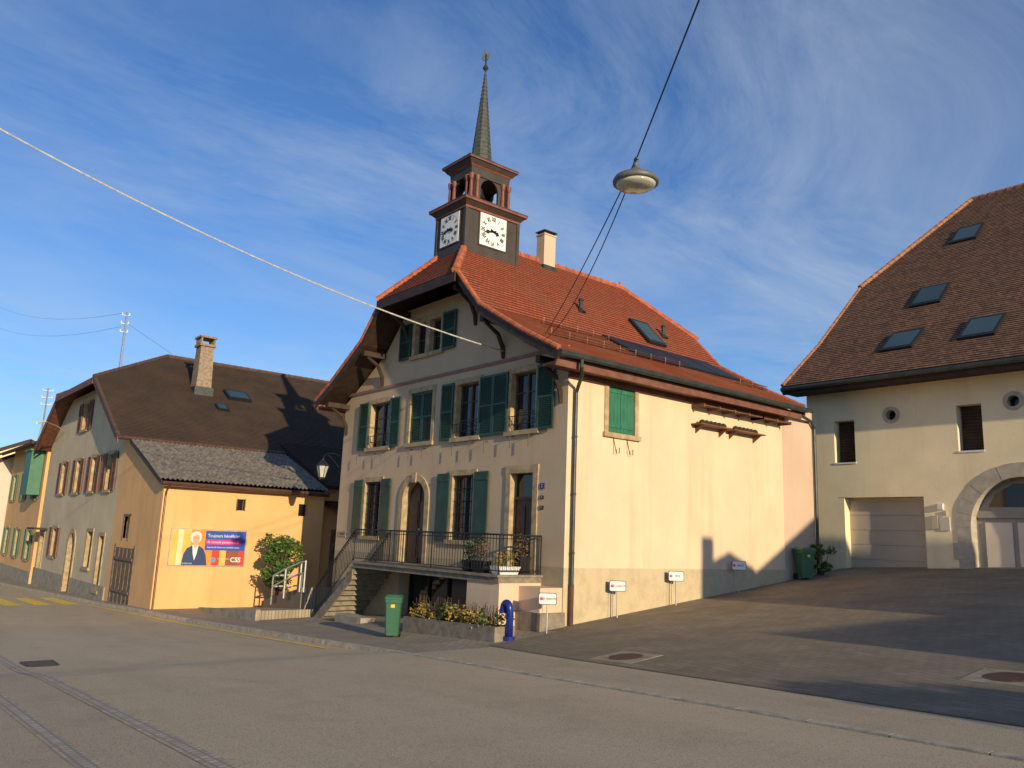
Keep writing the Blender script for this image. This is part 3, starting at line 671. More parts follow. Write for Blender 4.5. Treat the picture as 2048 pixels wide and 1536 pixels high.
for i in range(13):
    t0,t1=math.pi*i/13+.002,math.pi*(i+1)/13-.002; ro=2.06
    mb.prism([P(FR,c+r*math.cos(t),zs+r*math.sin(t),-.5) for r,t in ((1.6,t0),(ro,t0),(ro,(t0+t1)/2),(ro,t1),(1.6,t1),(1.6,(t0+t1)/2))],FR[2]*(.535 if i%2 else .53))
for s in (-1,1): mb.fb(FR,c+s*1.9-.35,c+s*1.9+.35,1.2,1.75,-.3,.10)
mk('frame',mb,['greystone'],d,RB)
boolcut(body,cut)
for bx_,m_ in (((3.25,3.42,3.65,3.85,0,.08),'whitep'),((3.02,3.22,3.0,3.45,0,.05),'garage'),((3.3,3.6,2.95,3.4,0,.04),'white'),((3.42,3.52,3.45,3.6,0,.05),'garage')):
    mb=MB(); mb.fb(FR,*bx_); mk('intercom_box',mb,[m_],RB)
RS=[(13.26,8.33),(16.15,10.57),(19.8,13.85),(25.5,19.0)]
mb=MB(); wb=MB(); XA,XB=-1.9,14.0; vo=0
for i,((y0,z0),(y1,z1)) in enumerate(zip(RS,RS[1:])):
    poly=[(XA,y0,z0),(XB,y0,z0),(XB,y1,z1),(XA if i<2 else .97,y1,z1)]
    slope(mb,poly,.17,voff=vo); slab(wb,poly,.16); vo+=3.2
slope(mb,[(XA,19.8,13.85),(XA,31.2,13.85),(.97,25.5,19.0)],.17)
bk=[(XA,37.7,8.3),(XB,37.7,8.3),(XB,25.5,19),(.97,25.5,19),(XA,31.2,13.85)]; slope(mb,bk,.34)
rf=mk('roof',mb,['tileR'],RB)
wb.prism([(XA-.03,y,z+.02) for y,z in RS[:3]]+[(XA-.03,y,z-.25) for y,z in RS[:3][::-1]],(.05,0,0))
wb.box((XA,13.3,8.08),(XB,14.29,8.16)); wb.box((XA,13.26,8.02),(XB,13.32,8.34))
mk('roof_timber',wb,['wood'],rf,RB)
mb=MB(); ridge(mb,(.97,25.5,19.05),(XB,25.5,19.05),.13); ridge(mb,(XA,19.8,13.92),(.97,25.5,19.06),.12); ridge(mb,(XA,16.15,10.63),(XA,19.8,13.9),.07); ridge(mb,(XA,13.26,8.4),(XA,16.15,10.62),.07); mk('ridge_tiles',mb,['ridgeO'],rf,RB)
mb=MB(); mb.tube([(XA,13.18,8.22),(XB,13.18,8.22)],.09,8); mk('gutter',mb,['copper'],rf,RB)
def zr(y): return lerp(y,RS)
for x,y,w,h in ((1.83,22.3,.55,.7),(1.84,18.1,.6,.75),(1.9,15.3,.6,.75),(4.65,15.35,.6,.8)):
    mb=MB(); y0,y1=y-h*.78,y+h*.78; a,b=V((x-w,y0,zr(y0))),V((x-w,y1,zr(y1))); n=V((0,-(b.z-a.z),b.y-a.y)).normalized(); u=V((2*w,0,0))
    mb.prism([a+n*.03,a+u+n*.03,b+u+n*.03,b+n*.03],n*.10,0); e=(b-a)*.09; g=V((.1,0,0))
    mb.prism([a+e+g+n*.131,a+u+e-g+n*.131,b+u-e-g+n*.131,b-e+g+n*.131],n*.01,1); mk('skylight',mb,['metal','glsky'],rf,RB)
# ================================================================ LEFT HOUSE
YA=-4.99
LH=thing('village_house',(-32,4,-1.5),'grey gabled village house with dark half-hipped roof and brown shutters','house')
FL=Fr((0,YA,0),(1,0,0),(0,-1,0))
mb=MB(); mb.prism([(-40.3,YA,-3),(-40.3,YA,6.45),(-37.0,YA,8.35),(-35.8,YA,8.9),(-27.9,YA,8.9),(-23.7,YA,6.55),(-23.7,YA,-3)],(0,19,0)); body=mk('wall',mb,['grey'],LH); cut=MB()
for a in (-35.6,-32.0,-28.6,-25.5): window(LH,FL,a-.5,a+.5,3.6,5.25,cut,sh='open',shmat='brownsh',rows=2,sw=.68)
window(LH,FL,-32.6,-31.4,6.9,8.3,cut,sh='open',shmat='brownsh',rows=2,sw=.8)
window(LH,FL,-36.2,-35.2,.2,1.65,cut,sh='open',shmat='brownsh',rows=2,sw=.65); window(LH,FL,-28.1,-27.1,.0,1.65,cut,sh=None,rows=2)
window(LH,FL,-25.7,-24.9,-.9,1.5,cut,sh=None,rows=1,kind='door')
c=-31.3; cut.prism([P(FL,c-.85,-1.6,-.4),P(FL,c+.85,-1.6,-.4)]+archpts(FL,c,.85,.85,-.4,12),FL[2]*.7)
mb=MB(); mb.prism([P(FL,c-.7,-1.7,-.3),P(FL,c+.7,-1.7,-.3)]+archpts(FL,c,.85,.7,-.3,12),FL[2]*.06,0); d=mk('door',mb,['doorwood'],LH); mb=MB(); archframe(mb,FL,c,-1.7,.85,.68,.92,-.3,.05); mk('frame',mb,['stone'],d,LH)
window(LH,FL,-39.6,-38.6,-1.6,1.3,cut,sh=None,rows=1,kind='door')
boolcut(body,cut)
mb=MB(); mb.fb(FL,-40.2,-38.0,1.55,1.65,0,.7); mk('canopy',mb,['wood'],LH)
mb=MB(); mb.fb(FL,-40.32,-32.25,-2.4,-.65,0,.05); mk('plinth',mb,['conc'],LH); mb=MB(); mb.fb(FL,-30.35,-23.7,-2.2,-.65,0,.05); mk('plinth',mb,['conc'],LH)
k_=.553
def lz(x): return 11.5-k_*abs(x+32)
ye=-5.75; XE=-21.6; XW=-41.2; hx0,hx1=-36.4,-27.6; hz=lz(hx1)
mb=MB(); wb=MB()
for poly in ([(XE,ye,lz(XE)),(XE,14.5,lz(XE)),(hx1,14.5,hz),(hx1,ye,hz)],[(hx1,ye,hz),(hx1,14.5,hz),(-32,14.5,11.5),(-32,-1.27,11.5)],
             [(XW,ye,lz(XW)),(XW,14.5,lz(XW)),(hx0,14.5,hz),(hx0,ye,hz)],[(hx0,ye,hz),(hx0,14.5,hz),(-32,14.5,11.5),(-32,-1.27,11.5)],[(hx0,ye-.05,hz-.04),(hx1,ye-.05,hz-.04),(-32,-1.27,11.5)]):
    slope(mb,poly); slab(wb,poly,.14)
rf=mk('roof',mb,['tileL'],LH)
for xa,xb in ((XE,hx1),(XW,hx0)): wb.prism([(xa,ye-.03,lz(xa)),(xb,ye-.03,hz),(xb,ye-.03,hz-.3),(xa,ye-.03,lz(xa)-.3)],(0,.05,0))
wb.box((hx0,ye-.08,hz-.32),(hx1,ye-.04,hz)); mk('roof_timber',wb,['woodred'],rf,LH)
mb=MB(); ridge(mb,(-32,-1.27,11.55),(-32,14.5,11.55)); ridge(mb,(hx1,ye,hz+.04),(-32,-1.27,11.55)); ridge(mb,(hx0,ye,hz+.04),(-32,-1.27,11.55)); ridge(mb,(hx1,ye,hz+.04),(XE,ye,lz(XE)+.04),.09); mk('ridge_tiles',mb,['ridgeD'],rf,LH)
mb=MB(); mb.tube([(XE+.08,ye,lz(XE)-.05),(XE+.08,14,lz(XE)-.05)],.08,8); mk('gutter',mb,['copbrown'],rf,LH)
mb=MB(); cx,cy=-27.7,-.6; mb.frust((cx,cy),.50,.42,8.2,.38,.34,11.5,0); mb.frust((cx,cy),.62,.52,8.2,.55,.48,9.3,1); mb.box((cx-.48,cy-.42,11.5),(cx+.48,cy+.42,11.62),0)
for q in frange(-.42,.36,.195): mb.box((cx+q,cy-.38,11.62),(cx+q+.07,cy-.3,11.95),0); mb.box((cx+q,cy+.3,11.62),(cx+q+.07,cy+.38,11.95),0)
mb.box((cx-.5,cy-.44,11.95),(cx+.5,cy+.44,12.05),0); mk('chimney',mb,['chimC','copper'],rf,LH)
for x,y,w,h,u in ((-27.5,1.3,.62,.5,.25),(-25.8,-.05,.3,.32,.05)):
    mb=MB(); a,b=V((x-h,y-w,lz(x-h))),V((x+h,y-w,lz(x+h))); n=V((k_,0,1)).normalized(); s=V((0,2*w,0))
    mb.prism([a+n*.02,b+n*.02,b+s+n*.02,a+s+n*.02],n*(.10+u*.3),0); e=(b-a)*.12; g=V((0,.09,0)); hh=.10+u*.3+.022
    mb.prism([a+e+g+n*hh,b-e+g+n*hh,b-e+s-g+n*hh,a+e+s-g+n*hh],n*.01,1); mk('skylight',mb,['metal','glsky'],rf,LH)
mb=MB(); b=V((-34.3,-3.2,9.6))
for q in ((.0,.0),(.14,.0),(.07,.12)): mb.cyl(b+V((q[0],q[1],0)),b+V((q[0]*.6,q[1]*.6,4.6)),.02,n=5,mat=0)
for i in range(14): z=i*.33; mb.cyl(b+V((0,0,z)),b+V((.14,0,z+.3)),.012,n=4); mb.cyl(b+V((.14,0,z)),b+V((.07,.12,z+.3)),.012,n=4)
for z in (3.4,3.9,4.4):
    mb.cyl(b+V((-.05,-.18,z)),b+V((.05,.18,z)),.025,n=5)
    for s in (-1,1): mb.rev(b+V((.05*s,.18*s,z)),[(.03,0),(.05,.04),(.03,.08),(.05,.12),(.02,.16)],8,1)
solo('roof_mast',mb,['gal','whitep'],'steel lattice power mast on the village house roof','mast',loc=tuple(b))
for z,e in ((4.5,V((-110,-6,33))),(3.7,V((-110,-6,30)))):
    mb=MB(); a=b+V((0,-.18,z)); mb.tube([a+(e-a)*t-ez*(2.2*4*t*(1-t)) for t in [i/14 for i in range(15)]],.008,4); solo('power_line',mb,['metal'],'thin black overhead wire from the roof mast','cable')
mb=MB(); a=b+V((.05,.18,3.9)); mb.tube([a,V((-32,-1.0,11.7))],.008,4); solo('power_line',mb,['metal'],'short black wire from roof mast to ridge','cable')
mb=MB(); b=V((-37.2,-4.6,8.4)); mb.cyl(b,b+ez*1.5,.02,n=5); mb.cyl(b+V((0,-.4,1.3)),b+V((0,.4,1.3)),.012,n=4)
for q in (-.35,-.15,.05,.25): mb.cyl(b+V((-.25,q,1.3)),b+V((.25,q,1.3)),.01,n=4)
solo('television_antenna',mb,['gal'],'small metal television antenna on the half-hip roof','antenna',loc=tuple(b))
mb=MB(); b=V((-37.0,YA-.02,7.2)); mb.tube([b,b+V((.2,-.5,.25)),b+V((.9,-1.2,.35))],.03,6,0); mb.tube([b+V((.9,-1.2,.35)),b+V((1.6,-1.7,.15))],[.07,.05],8,1); solo('wall_lamp',mb,['gal','whitep'],'white arm street lamp fixed to the grey gable','street lamp',loc=tuple(b))
# ================================================================ ORANGE ANNEX
AN=thing('barn_annex',(-20,-2,-1),'orange rendered lean-to annex with corrugated grey roof','annex')
FA=Fr((-16.98,0,0),(0,1,0),(1,0,0))
mb=MB(); mb.prism([(-23.69,YA-.004,-3),(-23.69,YA-.004,6.2),(-21.4,YA-.004,5.35),(-16.98,YA-.004,3.72),(-16.98,YA-.004,-3)],(0,6.7,0)); body=mk('wall',mb,['orange'],AN); cut=MB()
cut.fb(FL,-21.9,-21.1,1.5,2.4,-.3,.3); cut.fb(FA,-2.1,-1.8,2.8,3.25,-.3,.3); cut.fb(FA,.55,.95,2.7,3.2,-.3,.3); cut.fb(FL,-22.7,-19.9,-1.6,1.1,-.25,.3)
boolcut(body,cut)
mb=MB(); mb.fb(FL,-21.9,-21.1,1.5,2.4,-.28,-.2,0); mb.fb(FL,-22.0,-21.9,1.4,2.5,-.1,.03,1); mb.fb(FL,-21.1,-21.0,1.4,2.5,-.1,.03,1); mb.fb(FL,-22.0,-21.0,2.4,2.5,-.1,.032,1); mk('window',mb,['gl','oldwood'],AN)
mb=MB(); mb.fb(FA,-2.1,-1.8,2.8,3.25,-.28,-.2,0); mb.fb(FA,-2.14,-2.1,2.78,3.27,-.1,.02,1); mb.fb(FA,-1.8,-1.76,2.78,3.27,-.1,.02,1); mk('window',mb,['gl','brownsh'],AN)
mb=MB(); mb.fb(FA,.55,.95,2.7,3.2,-.28,-.2,0); mk('window',mb,['gl'],AN)
mb=MB()
for i in range(14): a=-22.7+.2*i; mb.fb(FL,a+.006,a+.194,-1.25,1.08,-.06,.0+.01*(i%3),0)
for z in (-.7,.6): mb.fb(FL,-22.65,-19.95,z,z+.12,.02,.06,0)
mb.fb(FL,-22.85,-22.7,-1.5,1.25,-.1,.04,0); mb.fb(FL,-19.9,-19.75,-1.5,1.25,-.1,.04,0); mk('door',mb,['oldwood'],AN,label='weathered grey plank barn door')
mb=MB(); ys=frange(-5.25,1.75,.045); pr=[(-16.62,3.72),(-19.0,4.64),(-21.7,5.62)]
for y in ys:
    for x,z in pr: mb.v.append(V((x,y,z+.12+.035*math.sin(y*2*math.pi/.18))))
for i in range(len(ys)-1):
    for j in range(2): mb.f.append([i*3+j,(i+1)*3+j,(i+1)*3+j+1,i*3+j+1]); mb.m.append(0)
rf=mk('roof',mb,['fibre'],AN,smooth=True)
mb=MB(); mb.prism([(-16.6,-5.24,3.78),(-21.7,-5.24,5.68),(-21.7,-5.24,5.5),(-16.6,-5.24,3.6)],(0,.05,0),0); mb.prism([(-16.66,-5.2,3.66),(-21.7,-5.2,5.56),(-21.7,-5.2,5.5),(-16.66,-5.2,3.6)],(0,6.9,0),0); mb.box((-16.66,-5.2,3.56),(-16.60,1.7,3.74),1); mb.tube([(-16.52,-5.2,3.68),(-16.52,1.7,3.66)],.07,8,1)
mb.tube([(-16.55,-4.9,3.62),(-16.85,-4.92,3.4),(-16.9,-4.92,3.2),(-16.9,-4.92,-1.1)],.035,6,1); mk('gutter',mb,['wood','copbrown'],rf,AN)
RW=thing('rear_wing',(-20,5,-1),'shaded rear wing of the village house with lean-to roof','building')
mb=MB(); mb.prism([(-23.6,1.72,-3),(-23.6,1.72,5.9),(-17.5,1.72,4.0),(-17.5,1.72,-3)],(0,12,0)); mk('wall',mb,['orange'],RW)
mb=MB(); p_=[(-17.0,1.76,4.05),(-17.0,14,4.05),(-22.5,14,6.25),(-22.5,1.76,6.25)]; slope(mb,p_); rf=mk('roof',mb,['tileL'],RW); mb=MB(); slab(mb,p_,.14); mk('roof_timber',mb,['wood'],rf,RW)
p2=[(-15.7,1.9,2.9),(-15.7,6,2.9),(-17.49,6,3.4),(-17.49,1.9,3.4)]; mb=MB(); slope(mb,p2); slab(mb,p2,.12,1); mb.box((-15.85,1.95,-1.0),(-15.73,2.07,2.8),1); mb.box((-15.85,5.8,-1.0),(-15.73,5.92,2.8),1); mk('canopy_roof',mb,['tileL','wood'],RW)
mb=MB(); FW=Fr((-17.5,0,0),(0,1,0),(1,0,0)); mb.fb(FW,2.4,4.2,-1,2.2,.002,.06); mk('door',mb,['oldwood'],RW)
# ================================================================ FAR HOUSES
def rowhouse(x0,x1,ze,zr_,wall,tile,label,shm,y=YA,plinth=True):
    t=thing('row_house',((x0+x1)/2,y+4,-1.8),label,'house','houses along the street')
    F=Fr((0,y,0),(1,0,0),(0,-1,0))
    mb=MB(); mb.prism([(x0,y,-3.5),(x0,y,ze),(x0,y+4.5,zr_-.15),(x0,y+9,ze),(x0,y+9,-3.5)],(x1-x0,0,0)); body=mk('wall',mb,[wall],t); cut=MB()
    n=max(2,int((x1-x0)/4))
    for i in range(n):
        a=x0+(x1-x0)*(i+.5)/n
        window(t,F,a-.5,a+.5,3.4,5.1,cut,sh='open',shmat=shm,rows=2,sw=.6); window(t,F,a-.5,a+.5,-.3,1.4,cut,sh='open',shmat=shm,rows=2,sw=.6)
    boolcut(body,cut); mb=MB(); wb=MB(); X0,X1=x0-.3,x1+.35
    for p in ([(X0,y-.8,ze-.35),(X1,y-.8,ze-.35),(X1,y+4.5,zr_),(X0,y+4.5,zr_)],[(X0,y+9.8,ze-.35),(X1,y+9.8,ze-.35),(X1,y+4.5,zr_),(X0,y+4.5,zr_)]): slope(mb,p); slab(wb,p,.16)
    r=mk('roof',mb,[tile],t); wb.tube([(X0,y-.9,ze-.4),(X1,y-.9,ze-.4)],.08,6); mk('roof_timber',wb,['wood'],r,t)
    mb=MB(); mb.fb(F,x0,x1,-3.2,-1.0,0,.04); mk('plinth',mb,['conc'],t); return t
rh=rowhouse(-54,-41.3,7.1,9.4,'orange','tileO','orange row house with green shutters and tiled roof','green2')
mb=MB(); F=Fr((0,YA,0),(1,0,0),(0,-1,0)); mb.fb(F,-43.9,-41.9,3.6,6.3,.06,.75); mb.fb(F,-44.0,-41.8,6.3,6.4,.06,.85); mk('bay_window',mb,['green2'],rh)
rowhouse(-66,-54.4,6.3,8.6,'white','tileO','pale row house with tiled roof further along street','green',YA-.9)
rowhouse(-84,-66.5,6.9,9.0,'yellow','tileO','cream row house at the far street end','brownsh',YA-1.8)
mb=MB(); b=V((-50,-4.1,7.2)); mb.cyl(b,b+ez*4.2,.06,n=6)
for z in (3.0,3.5,4.0): mb.cyl(b+V((-.1,-.3,z)),b+V((.1,.3,z)),.04,n=5)
for s in (-1,1):
    for z in (3.0,3.5,4.0): mb.rev(b+V((.1*s,.3*s,z)),[(.03,0),(.07,.05),(.03,.1),(.06,.15)],6,1)
mb.tube([b+ez*2.2,b+V((-1.0,-.1,0))],.02,4); solo('roof_mast',mb,['gal','whitep'],'slim steel wire mast on the orange house roof','mast',loc=tuple(b))
# ================================================================ BILLBOARD
BB=thing('billboard',(-16.93,-3.1,.6),'colourful insurance poster with a person in blue blazer','billboard')
FB=Fr((-16.93,-3.08,1.31),(0,1,0),(1,0,0)); W,Hh=1.44,.67
mb=MB(); mb.fb(FB,-W-.04,W+.04,-Hh-.04,Hh+.04,-.045,.0); mk('board',mb,['gal'],BB)
mb=MB(); mb.fb(FB,-W,W,-Hh,Hh,.0,.01,0)
def rect(a0,a1,z0,z1,d,m): mb.fb(FB,a0,a1,z0,z1,d,d+.002,m)
rect(-W,-1.2,-Hh,Hh,.0105,4); rect(-1.2,-1.0,-Hh,Hh,.0105,3); rect(-1.0,-.7,-Hh,Hh,.0105,4); rect(.15,.45,-Hh,0,.0105,1); rect(.45,.7,-Hh,.0,.0105,4); rect(.7,W,-Hh,.0,.0105,5); rect(1.2,W,-Hh,0,.013,1)
rect(-.16,W,-.10,Hh-.02,.017,2); rect(-.12,1.25,.13,.31,.020,6)
mb.text(FB,'Toujours bénéficier',-.08,.46,.175,.024,7,'LEFT',0,.92,.001); mb.text(FB,'de conseils personnalisés',-.08,.22,.145,.024,7,'LEFT',0,.86); mb.text(FB,"Auprès de l'assureur-maladie suisse",-.08,.02,.095,.024,7,'LEFT',0,.95)
mb.text(FB,'CSS',1.10,-.46,.26,.022,7,'CENTER',0,1,.006); mb.text(FB,'Votre partenaire',.62,-.42,.07,.022,7,'CENTER'); mb.text(FB,'santé.',.62,-.50,.07,.022,7,'CENTER'); mb.text(FB,'sur rendez-vous',-.85,-.6,.08,.035,7,'CENTER')
mb.prism([P(FB,.22+.10*math.cos(i*.628),-.46+.10*math.sin(i*.628),.016) for i in range(10)],FB[2]*.003,8)
mk('poster',mb,['pb_org','pb_red','pb_blu','pb_crm','pb_yel','pb_brn','pb_mag','whitep','pb_cyan'],BB)
mb=MB()
def shp(pts,d,m): mb.prism([P(FB,(a+.82)*1.2-.52,(z+Hh)*1.02-Hh,d) for a,z in pts],FB[2]*.002,m)
shp([(-1.22,-Hh),(-1.17,-.25),(-1.08,-.05),(-.92,.06),(-.72,.06),(-.56,-.06),(-.46,-.3),(-.40,-Hh)],.022,1)
shp([(-.92,.08),(-.72,.08),(-.76,-.25),(-.82,-.5),(-.88,-.25)],.025,2)
shp([(-.88,.16),(-.76,.16),(-.77,.02),(-.82,-.06),(-.87,.02)],.028,0)
shp([(-.98,.24),(-1.01,.38),(-.97,.50),(-.86,.58),(-.74,.57),(-.66,.48),(-.64,.35),(-.67,.24),(-.74,.16),(-.92,.16)],.023,3)
shp([(-.82+.115*math.cos(i*.524),.30+.165*math.sin(i*.524)) for i in range(12)],.031,0)
shp([(-.95,.34),(-.93,.47),(-.86,.53),(-.76,.52),(-.70,.45),(-.69,.34),(-.74,.43),(-.82,.45),(-.9,.41)],.034,3)
for q in (-.865,-.775): shp([(q-.018,.32),(q+.018,.32),(q+.018,.335),(q-.018,.335)],.034,1)
shp([(-.86,.22),(-.78,.22),(-.80,.205),(-.84,.205)],.034,4)
mk('portrait',mb,['pb_skin','pb_navy','whitep','pb_hair','pb_red'],BB)
# ================================================================ WALL LANTERN
WL=thing('wall_lantern',(-12.45,-.1,4.9),'black wrought-iron lantern on the corner of the town hall','street lamp')
mb=MB(); mb.tube([(-12.40,-.1,4.95),(-12.7,-.25,5.05),(-13.0,-.4,5.0),(-13.05,-.45,4.85)],.02,6); mb.tube([(-12.40,-.1,4.5),(-12.6,-.2,4.75),(-12.85,-.35,4.98)],.014,6); mk('bracket',mb,['metal'],WL)
mb=MB(); c=(-13.05,-.45,0); mb.rev(c,[(.0,4.86),(.04,4.84),(.05,4.78),(.24,4.60),(.26,4.56)],6); mb.rev(c,[(.12,4.12),(.10,4.06),(.02,4.02)],6)
for i in range(6):
    t=i*math.pi/3; mb.cyl((c[0]+.23*math.cos(t),c[1]+.23*math.sin(t),4.57),(c[0]+.12*math.cos(t),c[1]+.12*math.sin(t),4.12),.012,n=4)
mk('cage',mb,['metal'],WL); mb=MB(); mb.rev(c,[(.115,4.13),(.22,4.56)],6); mk('lamp_glass',mb,['lampglass'],WL)
# ================================================================ HANGING STREET LAMP + cables
HL=V((7.8,-6.1,7.40)); SL=thing('hanging_street_lamp',tuple(HL),'round grey street lamp hanging from cables above the road','street lamp')
mb=MB(); mb.rev(HL,[(.02,.20),(.06,.19),(.09,.13),(.20,.10),(.31,.04),(.34,-.01),(.335,-.05),(.30,-.06)],32); mb.cyl(HL+ez*.18,HL+ez*.34,.035,n=10); mb.tube([HL+V((-.08,.05,.30)),HL+V((0,0,.36)),HL+V((.08,-.05,.30))],.02,6); mk('housing',mb,['lampgrey'],SL,smooth=True)
mb=MB(); mb.rev(HL,[(.30,-.055),(.27,-.10),(.16,-.135),(.02,-.145)],32); mk('diffuser',mb,['lampglass'],SL,smooth=True)
def cable(name,a,b,sag,r,mat,label,n=24):
    a=V(a);b=V(b); mb=MB(); mb.tube([a+(b-a)*t-ez*(sag*4*t*(1-t)) for t in [i/n for i in range(n+1)]],r,5); return solo(name,mb,[mat],label,'cable')
top=HL+ez*.33
cable('suspension_cable',top,(-.6,-.35,7.62),.12,.011,'metal','black steel cable between street lamp and town hall eave')
cable('power_cable',top-ez*.1,(-.6,-.38,7.45),.45,.010,'metal','slack black electric cable from street lamp to town hall')
cable('suspension_cable',top,(18.5,-13.6,9.75),.05,.011,'metal','black steel cable holding the street lamp over road')
cable('white_cable',(-2.76,-.03,7.53),(-4.0,-14.6,10.75),.5,.021,'cablew','thick white cable spanning the road to the gable')
# ================================================================ SIGNS
def sign(x,y,txt):
    z=H(x,y); t=thing('parking_sign',(x,y,z),'small white reserved-parking sign on a thin post','sign','parking signs along the wall')
    u=V((.62,.78,0)); n=V((.78,-.62,0)); F=Fr((x,y,z),u,n)
    mb=MB(); mb.cyl((x,y,z-.1),(x,y,z+.95),.018,n=8); mb.cyl(P(F,-.12,0,-.02),P(F,-.12,.7,-.02),.008,n=5); mk('post',mb,['gal'],t)
    mb=MB(); q=[(-.22,.70),(-.19,.67),(.19,.67),(.22,.70),(.22,.92),(.19,.95),(-.19,.95),(-.22,.92)]; mb.prism([P(F,a,b,.02) for a,b in q],n*.02,2); q=[(a*.94,.81+(b-.81)*.9) for a,b in q]; mb.prism([P(F,a,b,.04) for a,b in q],n*.004,0)
    mb.prism([P(F,-.15+.04*math.cos(i*.524),.81+.04*math.sin(i*.524),.044) for i in range(12)],n*.003,3); mb.text(F,txt,.04,.81,.075,.047,1,'CENTER',0,.75); mk('plate',mb,['whitep','black','metal','pink'],t)
sign(.47,-.95,'LES MARRONS'); sign(.28,1.7,'LES CHARTON'); sign(.28,4.1,'PRIVÉ'); sign(.28,7.1,'RÉSERVÉ')
# ================================================================ BLUE PIPE
x,y=.40,-2.05; z=H(x,y); BP=thing('vent_standpipe',(x,y,z),'glossy blue bent steel standpipe on the pavement','standpipe')
mb=MB(); pts=[(x,y,z),(x,y,z+.62)]+[(x-.11+.11*math.cos(t),y-.02,z+.70+.13*math.sin(t)) for t in frange(0,math.pi,.35)]+[(x-.22,y-.02,z+.62)]
mb.tube(pts,.085,14); mk('pipe',mb,['blue'],BP,smooth=True); mb=MB(); mb.cyl((x,y,z-.05),(x,y,z+.09),.13,n=16); mk('flange',mb,['blue'],BP); mb=MB(); mb.cyl((x-.22,y-.02,z+.68),(x-.22,y-.02,z+.60),.105,n=14); mk('spout_collar',mb,['blue'],BP)
# ================================================================ BINS
def wbin(x,y,face,label,k_=1.0):
    z=H(x,y); t=thing('wheeled_bin',(x,y,z),label,'rubbish bin','green wheeled bins'); u=V(face).normalized(); v=V((-u.y,u.x,0)); F=(V((x,y,z)),v,u)
    mb=MB()
    def ring(w,d,zz,off=0): w*=k_;d*=k_; return [P(F,a,zz,b+off) for a,b in ((-w+.03,-d),(w-.03,-d),(w,-d+.03),(w,d-.03),(w-.03,d),(-w+.03,d),(-w,d-.03),(-w,-d+.03))]
    rings=[ring(.20,.20,.06),ring(.24,.25,.85),ring(.265,.28,.86),ring(.265,.28,.94)]; i=len(mb.v)
    for r in rings: mb.v+=r
    for j in range(3):
        for k in range(8): mb.f.append([i+j*8+k,i+j*8+(k+1)%8,i+j*8+8+(k+1)%8,i+j*8+8+k]); mb.m.append(0)
    mb.f+=[list(range(i,i+8)),list(range(i+24,i+32))]; mb.m+=[0,0]; mk('body',mb,['bin'],t)
    mb=MB(); rr=[ring(.28,.30,.945),ring(.28,.30,.99),ring(.22,.22,1.05)]
    for r in rr: mb.v+=r
    for j in range(2):
        for k in range(8): mb.f.append([j*8+k,j*8+(k+1)%8,j*8+8+(k+1)%8,j*8+8+k]); mb.m.append(0)
    mb.f+=[list(range(8)),list(range(16,24))]; mb.m+=[0,0]; mk('lid',mb,['bin'],t)
    q=.33*k_; mb=MB(); mb.cyl(P(F,-.2,.98,-q-.05),P(F,.2,.98,-q-.05),.018,n=8); mb.fb(F,-.2,-.17,.93,.99,-q-.05,-q+.06); mb.fb(F,.17,.2,.93,.99,-q-.05,-q+.06); mk('handle',mb,['bin'],t)
    for s in (-1,1): mb=MB(); mb.cyl(P(F,s*.19*k_,.1,-.2*k_),P(F,s*.24*k_,.1,-.2*k_),.1,n=16); mk('wheel',mb,['black'],t)
    mb=MB(); mb.fb(F,-.05,.05,.74,.82,.25*k_,.25*k_+.01); mk('sticker',mb,['yel'],t)
wbin(-2.85,-3.2,(.78,-.62,0),'green wheeled rubbish bin on the pavement by the planter',.80); wbin(.35,10.7,(.9,-.4,0),'green wheeled rubbish bin beside the rear wall')
# ================================================================ PLANTS
def leaves(mb,c,rad,n,size,mat=0,seed=0,shell=.45):
    rnd=random.Random(seed); c=V(c)
    for i in range(n):
        d=V((rnd.gauss(0,1),rnd.gauss(0,1),rnd.gauss(0,1))).normalized(); r=shell+(1-shell)*rnd.random()**.6
        p=c+V((d.x*rad[0]*r,d.y*rad[1]*r,d.z*rad[2]*r)); s=size*(.6+.8*rnd.random())
        a=V((rnd.gauss(0,1),rnd.gauss(0,1),rnd.gauss(0,.6))).normalized(); b=a.cross(V((rnd.gauss(0,1),rnd.gauss(0,1),rnd.gauss(0,1)))).normalized()
        mb.face([p-a*s,p+b*s*.45,p+a*s,p-b*s*.45],mat)
def shrub(loc,h,w,n,size,mat,label,name='shrub',seed=1,cat='shrub',clumps=9,group=None,q0=.28):
    t=thing(name,loc,label,cat,group); rnd=random.Random(seed); L=V(loc); mb=MB(); ends=[]
    for i in range(clumps):
        a=i*2.4+rnd.random(); rr=w*(.2+.65*rnd.random()); e=L+V((math.cos(a)*rr,math.sin(a)*rr,h*(.18+.74*rnd.random()))); ends.append(e)
        mb.tube([L+V((0,0,-.1)),L+(e-L)*.45+V((0,0,h*.08)),e],[.02*h,.012*h,.004*h],5)
    mk('trunk',mb,['bark'],t); mb=MB()
    for k,e in enumerate(ends): q=w*(q0+.2*rnd.random()); leaves(mb,e,(q,q,q*.9),n//clumps,size,0,seed*50+k,.2)
    mk('crown',mb,[mat],t,recalc=False); return t
shrub((-15.35,-.75,-.45),2.35,.75,3600,.075,'leafG','leafy green shrub growing beside the orange annex',seed=3,clumps=28,q0=.27)
shrub((.3,11.9,H(.3,11.9)),1.1,.42,500,.07,'leafG','potted green plant beside the garage',name='potted_plant',cat='plant',seed=5)
x0,x1,y0,y1=-3.6,.32,-2.42,-1.82; PT=thing('planter',((x0+x1)/2,(y0+y1)/2,-.4),'long concrete planter with yellowing low shrubs','planter'); mb=MB()
